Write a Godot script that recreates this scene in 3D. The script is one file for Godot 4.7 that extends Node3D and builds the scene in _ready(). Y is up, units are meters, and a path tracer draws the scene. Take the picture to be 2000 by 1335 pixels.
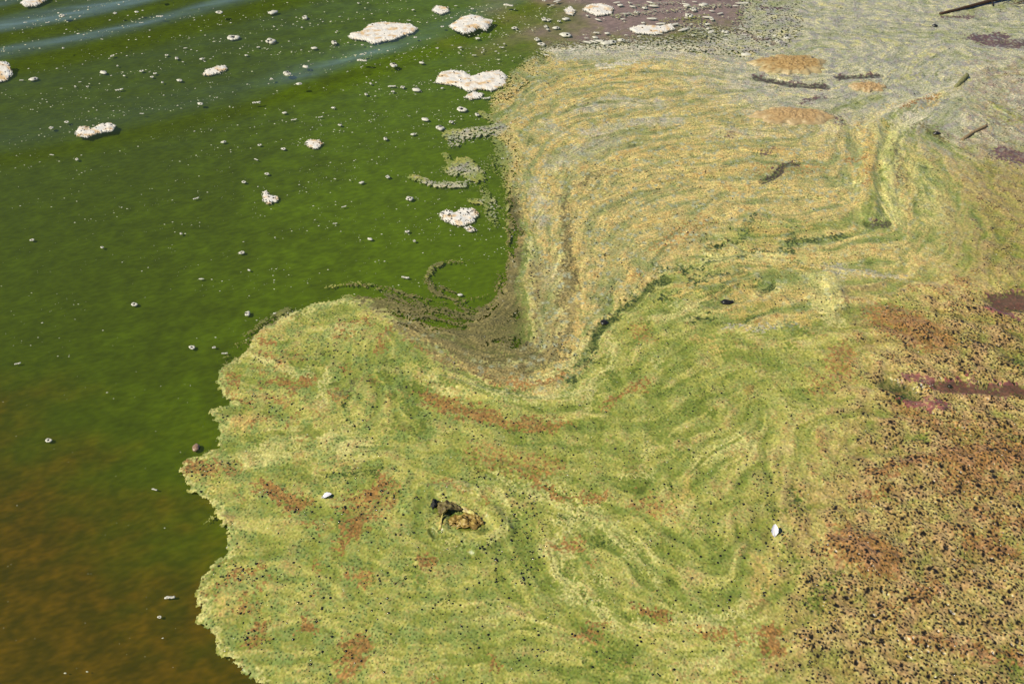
extends Node3D
# Shallow green water at a lake shore, with a lobed mat of algae and scum, foam, two feathers and a few twigs.
# All places are on the ground, in millimetres (x to the right, z towards the viewer), as measured from the shore.

const X0 := -720.0     # the mat's square of ground, mm
const Z0 := -3920.0
const DW := 2820.0
const DD := 3200.0
const M := 768         # cells of the broad maps
const T := 2048        # texels of the mat's textures
const L := 1024        # cells of the streak pattern
const FG := 256        # cells of the drift directions
const STEP := 3.0      # mm between the mat's vertices
const CHUNKS := 64

var maps := {}         # channel -> PackedFloat32Array M*M
var big := {}          # channel -> PackedByteArray T*T
var flow_a := PackedFloat32Array()
var flow_b := PackedFloat32Array()
var flow_w := PackedFloat32Array()
var dir_x := PackedFloat32Array()
var dir_z := PackedFloat32Array()
var grain_fine := PackedFloat32Array()
var grain_coarse := PackedFloat32Array()
var made := []
var noises := []
var noise_bytes := []
var height := PackedFloat32Array()
var gx := 0
var gz := 0
var taken := {}
var rng := RandomNumberGenerator.new()
var mat_algae: StandardMaterial3D
var mat_bubble: StandardMaterial3D
var mat_foam: StandardMaterial3D
var dome: ArrayMesh
var wave_crests := []
var ripple := FastNoiseLite.new()
var bed_broad := FastNoiseLite.new()
var bed_fine := FastNoiseLite.new()
var bed_grain := FastNoiseLite.new()


func _ready():
	var cam := Camera3D.new()
	cam.name = "camera"
	cam.position = Vector3(0, 1.6, 0)
	cam.rotation_degrees = Vector3(-41.0, 0, 0)
	cam.fov = 34.0
	cam.near = 0.05
	cam.far = 600.0
	add_child(cam)
	var sky_mat := ProceduralSkyMaterial.new()
	sky_mat.sky_top_color = Color(0.09, 0.22, 0.46)
	sky_mat.sky_horizon_color = Color(0.70, 0.85, 0.98)
	sky_mat.sky_curve = 0.10
	sky_mat.ground_bottom_color = Color(0.20, 0.21, 0.14)
	sky_mat.ground_horizon_color = Color(0.55, 0.62, 0.62)
	var env := Environment.new()
	env.background_mode = Environment.BG_SKY
	env.sky = Sky.new()
	env.sky.sky_material = sky_mat
	env.tonemap_mode = Environment.TONE_MAPPER_LINEAR
	env.tonemap_exposure = 1.2
	env.background_energy_multiplier = 1.0
	env.sdfgi_enabled = true
	env.ssao_enabled = true
	env.ssil_enabled = true
	var we := WorldEnvironment.new()
	we.name = "environment"
	we.environment = env
	add_child(we)
	var sun := DirectionalLight3D.new()
	sun.name = "sun"
	sun.light_energy = 1.42
	sun.light_color = Color(1.0, 0.96, 0.88)
	sun.light_angular_distance = 0.5
	sun.shadow_enabled = true
	add_child(sun)
	sun.look_at_from_position(Vector3.ZERO, Vector3(0.80, -0.95, -0.30))

	rng.seed = 20
	make_materials()
	for ch in ["COVER", "TAN", "PALE", "CRUST", "GREY", "OCHRE", "BROWN", "GREEN", "CREAM", "MUD", "RISE", "DOTS"]:
		var a := PackedFloat32Array()
		a.resize(M * M)
		maps[ch] = a
	for a in [flow_a, flow_b, flow_w]:
		a.resize(FG * FG)
	lay_regions()
	lay_scum()
	lay_colours()
	lay_relief()
	lay_drift()
	make_directions()
	make_noises()
	make_streaks()
	enlarge_maps()
	make_mat_textures()
	make_heights()

	build_bed()
	build_water()
	build_mats()
	build_bubbles()
	build_mounds()
	build_pit_leaf()
	build_foam_islands()
	build_foam_flecks()
	tell_apart()
	build_specks()
	build_feathers()
	build_twigs()
	build_pebbles()


# ---------------------------------------------------------------- helpers

func tag(o: Node3D, label: String, category := "", group := "", kind := "") -> void:
	if label:
		o.set_meta("label", label)
	if category:
		o.set_meta("category", category)
	if group:
		o.set_meta("group", group)
	if kind:
		o.set_meta("kind", kind)


func numbered(called: String) -> String:
	var n: int = taken.get(called, 0)
	taken[called] = n + 1
	return called if n == 0 else "%s_%03d" % [called, n]


func part(called: String, mesh: Mesh, m: Material, parent: Node3D, at := Vector3.ZERO) -> MeshInstance3D:
	var o := MeshInstance3D.new()
	o.name = called
	o.mesh = mesh
	o.material_override = m
	o.position = at
	parent.add_child(o, true)
	return o


func thing(called: String, label: String, category: String, at: Vector3, group := "") -> Node3D:
	var o := Node3D.new()
	o.name = numbered(called)
	o.position = at
	tag(o, label, category, group)
	add_child(o)
	return o


func plain(c: Color, rough: float, spec := 0.5) -> StandardMaterial3D:
	var m := StandardMaterial3D.new()
	m.albedo_color = c
	m.roughness = rough
	m.metallic_specular = spec
	return m


func make_materials() -> void:
	mat_bubble = plain(Color(0.10, 0.11, 0.07), 0.12, 0.5)
	mat_foam = plain(Color(1, 1, 1), 0.5, 0.5)
	mat_foam.vertex_color_use_as_albedo = true
	# a dome for the gas bubbles: flat underneath, radius one
	var st := SurfaceTool.new()
	st.begin(Mesh.PRIMITIVE_TRIANGLES)
	st.set_smooth_group(0)
	var rows := 3
	var around := 9
	for i in rows:
		var e0 := PI / 2 * i / rows
		var e1 := PI / 2 * (i + 1) / rows
		for j in around:
			var a0 := TAU * j / around
			var a1 := TAU * (j + 1) / around
			var p := [Vector3(cos(a0) * cos(e0), sin(e0), sin(a0) * cos(e0)), Vector3(cos(a1) * cos(e0), sin(e0), sin(a1) * cos(e0)), Vector3(cos(a1) * cos(e1), sin(e1), sin(a1) * cos(e1)), Vector3(cos(a0) * cos(e1), sin(e1), sin(a0) * cos(e1))]
			for k in ([0, 1, 2, 0, 2, 3] if i < rows - 1 else [0, 1, 2]):
				st.set_normal(p[k])
				st.add_vertex(p[k] * Vector3(1, 0.62, 1))
	dome = st.commit()


func tube(st: SurfaceTool, path: Array, radii: Array, sides := 8, rough := 0.0) -> void:
	# a tapered, slightly knobbly rod with closed ends
	var rings := []
	for i in path.size():
		var along: Vector3 = (path[mini(i + 1, path.size() - 1)] - path[maxi(i - 1, 0)]).normalized()
		var side := along.cross(Vector3.UP if absf(along.y) < 0.9 else Vector3.RIGHT).normalized()
		var up := side.cross(along)
		var ring := []
		for j in sides:
			var a := TAU * j / sides
			var r: float = radii[i] * (1.0 + rng.randf_range(-rough, rough))
			ring.append(path[i] + (side * cos(a) + up * sin(a)) * r)
		rings.append(ring)
	st.set_smooth_group(0)
	for i in path.size() - 1:
		for j in sides:
			var k := (j + 1) % sides
			for v in [rings[i][j], rings[i + 1][j], rings[i + 1][k], rings[i][j], rings[i + 1][k], rings[i][k]]:
				st.add_vertex(v)
	for e in [0, path.size() - 1]:
		for j in sides:
			var k := (j + 1) % sides
			for v in ([path[e], rings[e][j], rings[e][k]] if e == 0 else [path[e], rings[e][k], rings[e][j]]):
				st.add_vertex(v)


func finish(st: SurfaceTool) -> ArrayMesh:
	st.generate_normals()
	return st.commit()


func near_line(p: Vector2, pts: PackedVector2Array) -> float:
	var best := 1e18
	for i in pts.size() - 1:
		var a := pts[i]
		var ab := pts[i + 1] - a
		var t := clampf((p - a).dot(ab) / maxf(ab.length_squared(), 1e-9), 0.0, 1.0)
		best = minf(best, p.distance_squared_to(a + ab * t))
	return sqrt(best)


func to_points(l: Array) -> PackedVector2Array:
	var out := PackedVector2Array()
	for i in range(0, l.size(), 2):
		out.append(Vector2(l[i], l[i + 1]))
	return out


# ---------------------------------------------------------------- broad maps

func stroke(ch: String, r: float, w: float, l: Array) -> void:
	var a: PackedFloat32Array = maps[ch]
	var pts := to_points(l)
	var out := r * 1.45
	var inner := r * 0.45
	var lo := pts[0]
	var hi := pts[0]
	for p in pts:
		lo = lo.min(p)
		hi = hi.max(p)
	var i0 := maxi(0, int((lo.x - out - X0) / DW * M))
	var i1 := mini(M - 1, int((hi.x + out - X0) / DW * M) + 1)
	var j0 := maxi(0, int((lo.y - out - Z0) / DD * M))
	var j1 := mini(M - 1, int((hi.y + out - Z0) / DD * M) + 1)
	var add := ch == "RISE"
	for j in range(j0, j1 + 1):
		for i in range(i0, i1 + 1):
			var d := near_line(Vector2(X0 + (i + 0.5) * DW / M, Z0 + (j + 0.5) * DD / M), pts)
			if d < out:
				var v := w * (1.0 - smoothstep(inner, out, d))
				var k := j * M + i
				if add:
					a[k] += v
				elif v > a[k]:
					a[k] = v
	maps[ch] = a
	if not add and ch != "DOTS" and pts.size() > 1:
		drift(pts, r * 1.3, 0.6)


func region(ch: String, w: float, blur: int, l: Array) -> void:
	# filled outline, softened by halving and enlarging the picture BLUR cells' worth
	var pts := to_points(l)
	var im := Image.create(M, M, false, Image.FORMAT_L8)
	for j in M:
		var z := Z0 + (j + 0.5) * DD / M
		var xs := []
		for k in pts.size():
			var p := pts[k]
			var q := pts[(k + 1) % pts.size()]
			if (p.y > z) != (q.y > z):
				xs.append((p.x + (q.x - p.x) * (z - p.y) / (q.y - p.y) - X0) / DW * M)
		xs.sort()
		for k in range(0, xs.size() - 1, 2):
			var s := clampi(roundi(xs[k]), 0, M)
			var e := clampi(roundi(xs[k + 1]), 0, M)
			if e > s:
				im.fill_rect(Rect2i(s, j, e - s, 1), Color(w, w, w))
	var side := M
	var b := blur
	while b > 2:
		im.shrink_x2()
		b /= 2
	if im.get_width() < M:
		im.resize(M, M, Image.INTERPOLATE_CUBIC)
	var d := im.get_data()
	var a: PackedFloat32Array = maps[ch]
	for k in M * M:
		var v := d[k] / 255.0
		if v > a[k]:
			a[k] = v
	maps[ch] = a


func drift(pts: PackedVector2Array, r: float, w: float) -> void:
	for s in pts.size() - 1:
		var a := pts[s]
		var b := pts[s + 1]
		var ang := 2.0 * (b - a).angle()
		var ca := cos(ang)
		var sa := sin(ang)
		var lo := a.min(b)
		var hi := a.max(b)
		var seg := PackedVector2Array([a, b])
		for j in range(maxi(0, int((lo.y - 2 * r - Z0) / DD * FG)), mini(FG - 1, int((hi.y + 2 * r - Z0) / DD * FG)) + 1):
			for i in range(maxi(0, int((lo.x - 2 * r - X0) / DW * FG)), mini(FG - 1, int((hi.x + 2 * r - X0) / DW * FG)) + 1):
				var d := near_line(Vector2(X0 + (i + 0.5) * DW / FG, Z0 + (j + 0.5) * DD / FG), seg) / r
				if d < 2.0:
					var v := w * exp(-2.0 * d * d)
					var k := j * FG + i
					flow_a[k] += ca * v
					flow_b[k] += sa * v


func make_directions() -> void:
	var n := FastNoiseLite.new()
	n.seed = 5
	n.noise_type = FastNoiseLite.TYPE_SIMPLEX_SMOOTH
	n.frequency = 0.0035
	n.fractal_octaves = 2
	dir_x.resize(FG * FG)
	dir_z.resize(FG * FG)
	for j in FG:
		for i in FG:
			var k := j * FG + i
			var x := X0 + i * DW / FG
			var z := Z0 + j * DD / FG
			var ang := 2.0 * n.get_noise_2d(x, z) * 2.6
			var turn := 1.5 * n.get_noise_2d(x * 3.0 + 900.0, z * 3.0)   # a little eddying on the traced drift
			var v := Vector2(flow_a[k], flow_b[k]).rotated(turn) + 0.10 * Vector2(cos(ang), sin(ang))
			var th := 0.5 * v.angle()
			dir_x[k] = cos(th)
			dir_z[k] = sin(th)


func make_noises() -> void:
	var spec := [[0.46, FastNoiseLite.TYPE_VALUE_CUBIC, 2, 11], [0.028, FastNoiseLite.TYPE_SIMPLEX_SMOOTH, 4, 12], [0.11, FastNoiseLite.TYPE_SIMPLEX_SMOOTH, 3, 13], [0.215, FastNoiseLite.TYPE_CELLULAR, 1, 14], [0.075, FastNoiseLite.TYPE_CELLULAR, 1, 15], [0.20, FastNoiseLite.TYPE_SIMPLEX_SMOOTH, 2, 16]]
	for s in spec:
		var n := FastNoiseLite.new()
		n.frequency = s[0]
		n.noise_type = s[1]
		n.fractal_type = FastNoiseLite.FRACTAL_FBM if s[2] > 1 else FastNoiseLite.FRACTAL_NONE
		n.fractal_octaves = s[2]
		n.seed = s[3]
		n.cellular_return_type = FastNoiseLite.RETURN_DISTANCE
		if s[1] == FastNoiseLite.TYPE_CELLULAR:
			n.domain_warp_enabled = true
			n.domain_warp_amplitude = 5.0
			n.domain_warp_frequency = 0.09
			n.domain_warp_fractal_type = FastNoiseLite.DOMAIN_WARP_FRACTAL_NONE
		noises.append(n)
	made = []
	made.resize(noises.size())
	run(_noise_task, noises.size())
	noise_bytes = made


func _noise_task(i: int) -> void:
	made[i] = noises[i].get_image(T, T, false, false, false).get_data()


func run(f: Callable, n: int) -> void:
	var id := WorkerThreadPool.add_group_task(f, n)
	WorkerThreadPool.wait_for_group_task_completion(id)


# streaks: grain smeared along the drift (a line integral), fine and coarse at once
func make_streaks() -> void:
	var n := FastNoiseLite.new()
	n.seed = 31
	n.noise_type = FastNoiseLite.TYPE_VALUE
	n.frequency = 0.19
	var im := n.get_image(L, L, false, false, false)
	var d := im.get_data()
	n.frequency = 0.075
	n.seed = 32
	n.noise_type = FastNoiseLite.TYPE_VALUE_CUBIC
	var d2 := n.get_image(L, L, false, false, false).get_data()
	grain_fine.resize(L * L)
	grain_coarse.resize(L * L)
	var r := RandomNumberGenerator.new()
	r.seed = 77
	for k in L * L:
		grain_fine[k] = r.randf()
		grain_coarse[k] = 0.62 * d[k] / 255.0 + 0.38 * d2[k] / 255.0
	made = []
	made.resize(CHUNKS)
	run(_streak_task, CHUNKS)
	var fine := PackedFloat32Array()
	var coarse := PackedFloat32Array()
	for c in made:
		fine.append_array(c[0])
		coarse.append_array(c[1])
	big["FINE"] = spread(fine)
	big["COARSE"] = spread(coarse)


func spread(a: PackedFloat32Array) -> PackedByteArray:
	var s := 0.0
	var q := 0.0
	for v in a:
		s += v
		q += v * v
	s /= a.size()
	var dev := sqrt(maxf(q / a.size() - s * s, 1e-9))
	var b := PackedByteArray()
	b.resize(a.size())
	for k in a.size():
		b[k] = int(clampf(0.5 + (a[k] - s) / dev * 0.19, 0.0, 1.0) * 255.0)
	var im := Image.create_from_data(L, L, false, Image.FORMAT_L8, b)
	im.resize(T, T, Image.INTERPOLATE_CUBIC)
	return im.get_data()


func _streak_task(c: int) -> void:
	var rows := L / CHUNKS
	var fine := PackedFloat32Array()
	var coarse := PackedFloat32Array()
	fine.resize(rows * L)
	coarse.resize(rows * L)
	var k := float(FG) / L
	var ratio := DD / DW
	for j in rows:
		for i in L:
			var f := 0.0
			var g := 0.0
			var gn := 0.0
			var w := 0.0
			for way in [1.0, -1.0]:
				var px := i + 0.5
				var pz := c * rows + j + 0.5
				var q := int(pz * k) * FG + int(px * k)
				var lx: float = dir_x[q] * way
				var lz: float = dir_z[q] * way
				for s in 13:
					q = int(pz * k) * FG + int(px * k)
					var vx := dir_x[q]
					var vz := dir_z[q]
					if vx * lx + vz * lz < 0.0:
						vx = -vx
						vz = -vz
					lx = vx
					lz = vz
					px += vx * 2.3
					pz += vz * 2.3 / ratio
					if px < 0.0 or pz < 0.0 or px >= L or pz >= L:
						break
					q = int(pz) * L + int(px)
					if s < 5:
						f += grain_fine[q]
						w += 1.0
					g += grain_coarse[q]
					gn += 1.0
			fine[j * L + i] = f / maxf(w, 1.0)
			coarse[j * L + i] = g / maxf(gn, 1.0)
	made[c] = [fine, coarse]


func enlarge_maps() -> void:
	for ch in maps:
		var a: PackedFloat32Array = maps[ch]
		var b := PackedByteArray()
		b.resize(M * M)
		if ch == "RISE":
			for k in M * M:
				b[k] = int(clampf(128.0 + a[k] * 3.0, 0.0, 255.0))
		else:
			for k in M * M:
				b[k] = int(clampf(a[k], 0.0, 1.0) * 255.0)
		var im := Image.create_from_data(M, M, false, Image.FORMAT_L8, b)
		im.resize(T, T, Image.INTERPOLATE_CUBIC)
		big[ch] = im.get_data()


func _ss(a: float, b: float, x: float) -> float:
	var t := clampf((x - a) / (b - a), 0.0, 1.0)
	return t * t * (3.0 - 2.0 * t)


# ---------------------------------------------------------------- the mat's colour and fine relief

func make_mat_textures() -> void:
	made = []
	made.resize(CHUNKS)
	run(_texture_task, CHUNKS)
	var col := PackedByteArray()
	var bump := PackedByteArray()
	for c in made:
		col.append_array(c[0])
		bump.append_array(c[1])
	big["BUMP"] = bump
	var im := Image.create_from_data(T, T, false, Image.FORMAT_RGBA8, col)
	var hb := Image.create_from_data(T, T, false, Image.FORMAT_L8, bump)
	mat_algae = StandardMaterial3D.new()
	mat_algae.resource_name = "algae"
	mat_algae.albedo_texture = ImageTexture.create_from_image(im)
	mat_algae.transparency = BaseMaterial3D.TRANSPARENCY_ALPHA_SCISSOR
	mat_algae.alpha_scissor_threshold = 0.5
	mat_algae.roughness = 0.36
	mat_algae.metallic_specular = 0.45
	mat_algae.texture_repeat = false
	mat_algae.heightmap_enabled = true
	mat_algae.heightmap_texture = ImageTexture.create_from_image(hb)
	mat_algae.heightmap_scale = 0.22


func _texture_task(c: int) -> void:
	var rows := T / CHUNKS
	var col := PackedByteArray()
	var bump := PackedByteArray()
	col.resize(rows * T * 4)
	bump.resize(rows * T)
	var cover: PackedByteArray = big.COVER
	var tan_: PackedByteArray = big.TAN
	var pale: PackedByteArray = big.PALE
	var crust: PackedByteArray = big.CRUST
	var grey: PackedByteArray = big.GREY
	var ochre: PackedByteArray = big.OCHRE
	var brown: PackedByteArray = big.BROWN
	var green: PackedByteArray = big.GREEN
	var cream: PackedByteArray = big.CREAM
	var mud: PackedByteArray = big.MUD
	var fine: PackedByteArray = big.FINE
	var coarse: PackedByteArray = big.COARSE
	var n0: PackedByteArray = noise_bytes[0]
	var n1: PackedByteArray = noise_bytes[1]
	var n2: PackedByteArray = noise_bytes[2]
	var cell: PackedByteArray = noise_bytes[3]
	var cell2: PackedByteArray = noise_bytes[4]
	var k := 1.0 / 255.0
	var y_hi := Vector3(0.790, 0.770, 0.430)
	var y_lo := Vector3(0.530, 0.545, 0.220)
	var tan_hi := Vector3(0.925, 0.815, 0.535)
	var tan_lo := Vector3(0.680, 0.595, 0.365)
	var pale_hi := Vector3(0.830, 0.805, 0.710)
	var pale_lo := Vector3(0.610, 0.610, 0.545)
	var crust_hi := Vector3(0.790, 0.735, 0.460)
	var crust_lo := Vector3(0.600, 0.515, 0.295)
	var ochre_c := Vector3(0.780, 0.665, 0.380)
	var cream_c := Vector3(0.810, 0.790, 0.510)
	var brown_hi := Vector3(0.700, 0.475, 0.255)
	var brown_lo := Vector3(0.430, 0.300, 0.165)
	var green_hi := Vector3(0.490, 0.550, 0.215)
	var green_lo := Vector3(0.290, 0.365, 0.100)
	var teal := Vector3(0.480, 0.570, 0.440)
	var grey_hi := Vector3(0.580, 0.530, 0.340)
	var grey_lo := Vector3(0.345, 0.325, 0.195)
	var mud_hi := Vector3(0.520, 0.270, 0.260)
	var mud_lo := Vector3(0.340, 0.290, 0.290)
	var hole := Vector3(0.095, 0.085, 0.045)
	var n5: PackedByteArray = noise_bytes[5]
	for j in rows:
		var row := c * rows + j
		var row2 := (row + 777) % T
		for i in T:
			var q := row * T + i
			var at := j * T + i
			# outlines wander: broad masks are read a little to the side
			var e1 := n1[q] - 127
			var e2 := n1[row2 * T + i] - 127
			var e3 := n2[q] - 127
			var e4 := n2[row2 * T + i] - 127
			var qe := clampi(row + int(e1 * 0.05 + e3 * 0.055), 0, T - 1) * T + clampi(i + int(e2 * 0.05 + e4 * 0.055), 0, T - 1)
			var cov := cover[qe] * k
			if cov < 0.06:
				col[at * 4] = 110
				col[at * 4 + 1] = 115
				col[at * 4 + 2] = 70
				continue
			var qc := clampi(row + int(e2 * 0.11 + e4 * 0.13), 0, T - 1) * T + clampi(i + int(e1 * 0.11 + e3 * 0.13), 0, T - 1)
			var a := n0[q] * k
			var b := n1[q] * k
			var m := n2[q] * k
			var h := n5[q] * k
			var h2 := n5[row2 * T + i] * k
			var f := fine[q] * k
			var g := coarse[q] * k
			var t := tan_[qc] * k
			var p := pale[qc] * k
			var cr := crust[qc] * k
			var s := _ss(0.2, 0.8, f * 0.35 + g * 0.25 + m * 0.3 + h * 0.18 - 0.03)
			var v := y_lo.lerp(y_hi, s)
			var cool := _ss(0.47, 0.66, b * 0.6 + m * 0.25 + (1.0 - g) * 0.2)
			v = v.lerp(teal, cool * 0.22)
			v = v.lerp(tan_lo.lerp(tan_hi, s), _ss(0.2, 0.85, t + (g - 0.5) * 0.7 + (m - 0.5) * 0.4) * 0.9)
			v = v.lerp(teal, _ss(0.46, 0.72, 1.02 - g * 0.45 - m * 0.55) * 0.45 * t)
			v = v.lerp(crust_lo.lerp(crust_hi, s), _ss(0.2, 0.8, cr + (m - 0.5) * 0.5) * 0.85)
			v = v.lerp(pale_lo.lerp(pale_hi, s), _ss(0.20, 0.80, p + (m - 0.5) * 0.6 + (g - 0.5) * 0.6) * 0.9)
			v = v.lerp(Vector3(0.58, 0.56, 0.57), p * 0.75 * _ss(0.49, 0.64, n1[row2 * T + i] * k + (g - 0.5) * 0.2))
			# green shows through thin places along the drift
			var gr := green[qc] * k
			var gw := _ss(0.32, 0.72, gr + (g - 0.5) * 0.4 + (m - 0.5) * 0.4 + (f - 0.5) * 0.4 + (h - 0.5) * 0.15)
			gw = maxf(gw, _ss(0.50, 0.72, 1.0 - g * 0.6 - b * 0.38 + (m - 0.5) * 0.35 + (h - 0.5) * 0.15) * 0.75 * (1.0 - 0.7 * p) * (1.0 - 0.35 * cr) * (1.0 - 0.85 * maxf(cream[qc], ochre[qc]) * k))
			var gc := green_lo.lerp(green_hi, _ss(0.2, 0.75, a * 0.35 + f * 0.35 + h * 0.3 + 0.25 - gr * 0.35))
			v = v.lerp(gc.lerp(Vector3(0.45, 0.50, 0.36), 0.6 * t), gw * (0.88 - 0.35 * t))
			v = v.lerp(Vector3(0.13, 0.19, 0.085), _ss(0.80, 1.0, gr + (m - 0.5) * 0.25) * 0.85)
			var oc := _ss(0.30, 0.90, ochre[qc] * k + (g - 0.5) * 0.5 + (f - 0.5) * 0.4 + (h - 0.5) * 0.15)
			oc = maxf(oc, _ss(0.56, 0.74, g * 0.45 + b * 0.35 + h * 0.2) * (0.55 * t + 0.28) * (1.0 - 0.6 * p))
			v = v.lerp(ochre_c * (0.85 + 0.3 * f), oc * 0.7)
			var cm := _ss(0.26, 0.70, cream[qc] * k + (g - 0.5) * 0.45 + (m - 0.5) * 0.25 + (f - 0.5) * 0.4)
			v = v.lerp(cream_c.lerp(Vector3(0.84, 0.81, 0.71), _ss(0.3, 0.8, p)) * (0.86 + 0.28 * f), cm * 0.74)
			# ribbons of cream and olive along the drift, in places; clots of dotted green elsewhere
			var n_far := n1[(row + 1400) % T * T + i] * k
			var still := _ss(620.0, 330.0, float(i)) * (1.0 - t) * (1.0 - cr)
			var rib := g + (b - 0.5) * 0.5 + (f - 0.5) * 0.3
			var some := _ss(0.40, 0.58, n_far) * (1.0 - 0.7 * cr) * (1.0 - 0.65 * still)
			v = v.lerp(cream_c * (0.9 + 0.2 * h), _ss(0.56, 0.80, rib + (h - 0.5) * 0.25 + (m - 0.5) * 0.2) * 0.6 * some)
			v = v.lerp(green_lo.lerp(green_hi, 0.5), _ss(0.46, 0.18, rib + (h2 - 0.5) * 0.35 + (m - 0.5) * 0.3) * 0.55 * some * (1.0 - 0.85 * cm) * (1.0 - 0.75 * t) * (1.0 - 0.75 * p))
			var spot := _ss(0.50, 0.63, n1[(row + 300) % T * T + (i + 900) % T] * k * 0.7 + m * 0.3) * (0.35 + 0.5 * still) * (1.0 - cr) * (1.0 - 0.6 * p)
			v = v.lerp(Vector3(0.50, 0.585, 0.31), spot * 0.75)
			v = v.lerp(Vector3(0.22, 0.29, 0.10), spot * (1.0 - _ss(0.14, 0.30, cell[q] * k * 2.0)) * 0.8)
			var br := brown[qc] * k
			var bw := _ss(0.27, 0.80, br + (m - 0.5) * 0.9 + (f - 0.5) * 0.4 + (h - 0.5) * 0.7)
			bw = maxf(bw, _ss(0.58, 0.76, b * 0.45 + m * 0.3 + h * 0.3 + (g - 0.5) * 0.25) * (0.45 + 0.5 * cr) * (1.0 - p))
			bw = maxf(bw, cr * 0.42 * _ss(0.42, 0.62, n1[row2 * T + i] * k + (h - 0.5) * 0.3))
			v = v.lerp(brown_lo.lerp(brown_hi, _ss(0.2, 0.8, f * 0.35 + a * 0.3 + h * 0.35)), bw * 0.8)
			# stipple of ochre, pink and blue-green grains
			v = v.lerp(Vector3(0.74, 0.60, 0.36), _ss(0.60, 0.80, h) * 0.26 * (1.0 - 0.7 * p))
			v = v.lerp(Vector3(0.42, 0.53, 0.36), _ss(0.60, 0.80, h2) * 0.28)
			v = v.lerp(Vector3(0.62, 0.50, 0.42), _ss(0.64, 0.80, 1.0 - h2) * 0.18)
			v = v.lerp(v * Vector3(0.66, 0.70, 0.50), _ss(0.54, 0.74, n5[(row + 311) % T * T + i] * k) * (0.34 + 0.26 * cr))
			var gy := _ss(0.25, 0.85, grey[qc] * k + (g - 0.5) * 0.55 + (f - 0.5) * 0.55 + (m - 0.5) * 0.3)
			v = v.lerp(grey_lo.lerp(grey_hi, _ss(0.25, 0.8, f * 0.5 + g * 0.3 + a * 0.2)), gy * 0.86)
			# thin scum is darker and greener where it barely covers
			if cov < 0.7:
				v = v.lerp(Vector3(0.40, 0.43, 0.22), (0.7 - cov) * 1.1 * (1.0 - p) * (1.0 - 0.7 * gy))
			var mw := _ss(0.40, 0.75, mud[qc] * k + (m - 0.5) * 0.5 + (h - 0.5) * 0.3) * 0.92
			var red := _ss(0.5, 0.9, cr)
			v = v.lerp(mud_lo.lerp(mud_hi, red * m + 0.35 * a), mw)
			# pores in the crust: wet mud and the shade inside, painted near-black
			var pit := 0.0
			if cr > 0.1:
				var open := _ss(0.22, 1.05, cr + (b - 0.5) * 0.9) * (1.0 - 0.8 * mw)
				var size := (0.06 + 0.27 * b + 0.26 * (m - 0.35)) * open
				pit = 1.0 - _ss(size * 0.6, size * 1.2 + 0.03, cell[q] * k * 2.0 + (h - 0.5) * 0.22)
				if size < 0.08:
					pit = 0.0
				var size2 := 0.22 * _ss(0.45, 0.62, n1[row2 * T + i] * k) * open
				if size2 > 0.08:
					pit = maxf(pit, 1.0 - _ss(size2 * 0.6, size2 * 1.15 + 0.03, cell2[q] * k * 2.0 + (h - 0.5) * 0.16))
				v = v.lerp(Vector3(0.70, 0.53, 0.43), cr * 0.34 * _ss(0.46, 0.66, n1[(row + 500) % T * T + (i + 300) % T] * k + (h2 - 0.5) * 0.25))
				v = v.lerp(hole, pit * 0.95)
				v = v.lerp(Vector3(0.83, 0.79, 0.60), _ss(0.66, 0.82, a * 0.5 + h2 * 0.5) * 0.5 * cr * (1.0 - pit))
			# clots of grey froth in the tan scum
			if t > 0.2 or p > 0.2:
				var clot := (1.0 - _ss(0.12, 0.42, cell2[q] * k * 2.0 + (h - 0.5) * 0.3)) * _ss(0.46, 0.60, n1[row2 * T + i] * k) * maxf(t, p)
				v = v.lerp(Vector3(0.60, 0.63, 0.53) * (0.75 + 0.5 * h2), clot * 0.8)
			# threads of thicker and thinner scum, and pinholes painted as small dark dots
			var thread := (0.22 + 0.42 * maxf(t, p) + 0.5 * gy) * (0.45 + 0.55 * some) * (1.0 - 0.7 * still) * (1.0 - 0.6 * cr)
			v = v.lerp(v * Vector3(0.64, 0.66, 0.58), _ss(0.42, 0.20, f + (h - 0.5) * 0.25) * minf(thread, 0.85))
			v = v.lerp(v * Vector3(1.18, 1.16, 1.10), _ss(0.58, 0.80, f + (h2 - 0.5) * 0.2) * minf(thread, 0.8))
			if cr < 0.5:
				var pin := (1.0 - _ss(0.10, 0.24, cell[q] * k * 2.0)) * _ss(0.44, 0.62, n1[(row + 640) % T * T + i] * k * 0.6 + m * 0.4) * (1.0 - 2.0 * cr)
				v = v.lerp(Vector3(0.17, 0.20, 0.08), pin * 0.72)
			v *= lerpf(0.76, 0.62, cr) + lerpf(0.50, 0.78, cr) * a
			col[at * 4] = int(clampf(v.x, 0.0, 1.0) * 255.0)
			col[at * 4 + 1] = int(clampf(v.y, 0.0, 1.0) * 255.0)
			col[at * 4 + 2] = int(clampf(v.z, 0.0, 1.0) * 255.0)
			var lace := clampf(0.5 + (f - 0.5) * 0.5 + (a - 0.5) * 0.5 + (m - 0.5) * (0.9 + p) + (h - 0.5) * 0.8 + (g - 0.5) * 0.4 + ((f - 0.5) * 0.5 + (g - 0.5) * 1.3) * grey[qc] * k, 0.0, 1.0)
			var loose := 0.22 + 0.62 * maxf(maxf(t, p), grey[qc] * k)
			col[at * 4 + 3] = 255 if cov > 0.47 + loose * (lace - 0.5) else 0
			var amp := 0.38 + 0.62 * cr
			bump[at] = int(clampf(0.55 + ((f - 0.5) * 0.25 + (a - 0.5) * 0.35 + (h - 0.5) * 0.35 + (g - 0.5) * 0.15 + (m - 0.5) * 0.2) * amp * (1.0 - 0.6 * mw) - pit * 0.26 - mw * 0.1, 0.0, 1.0) * 255.0)
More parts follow.
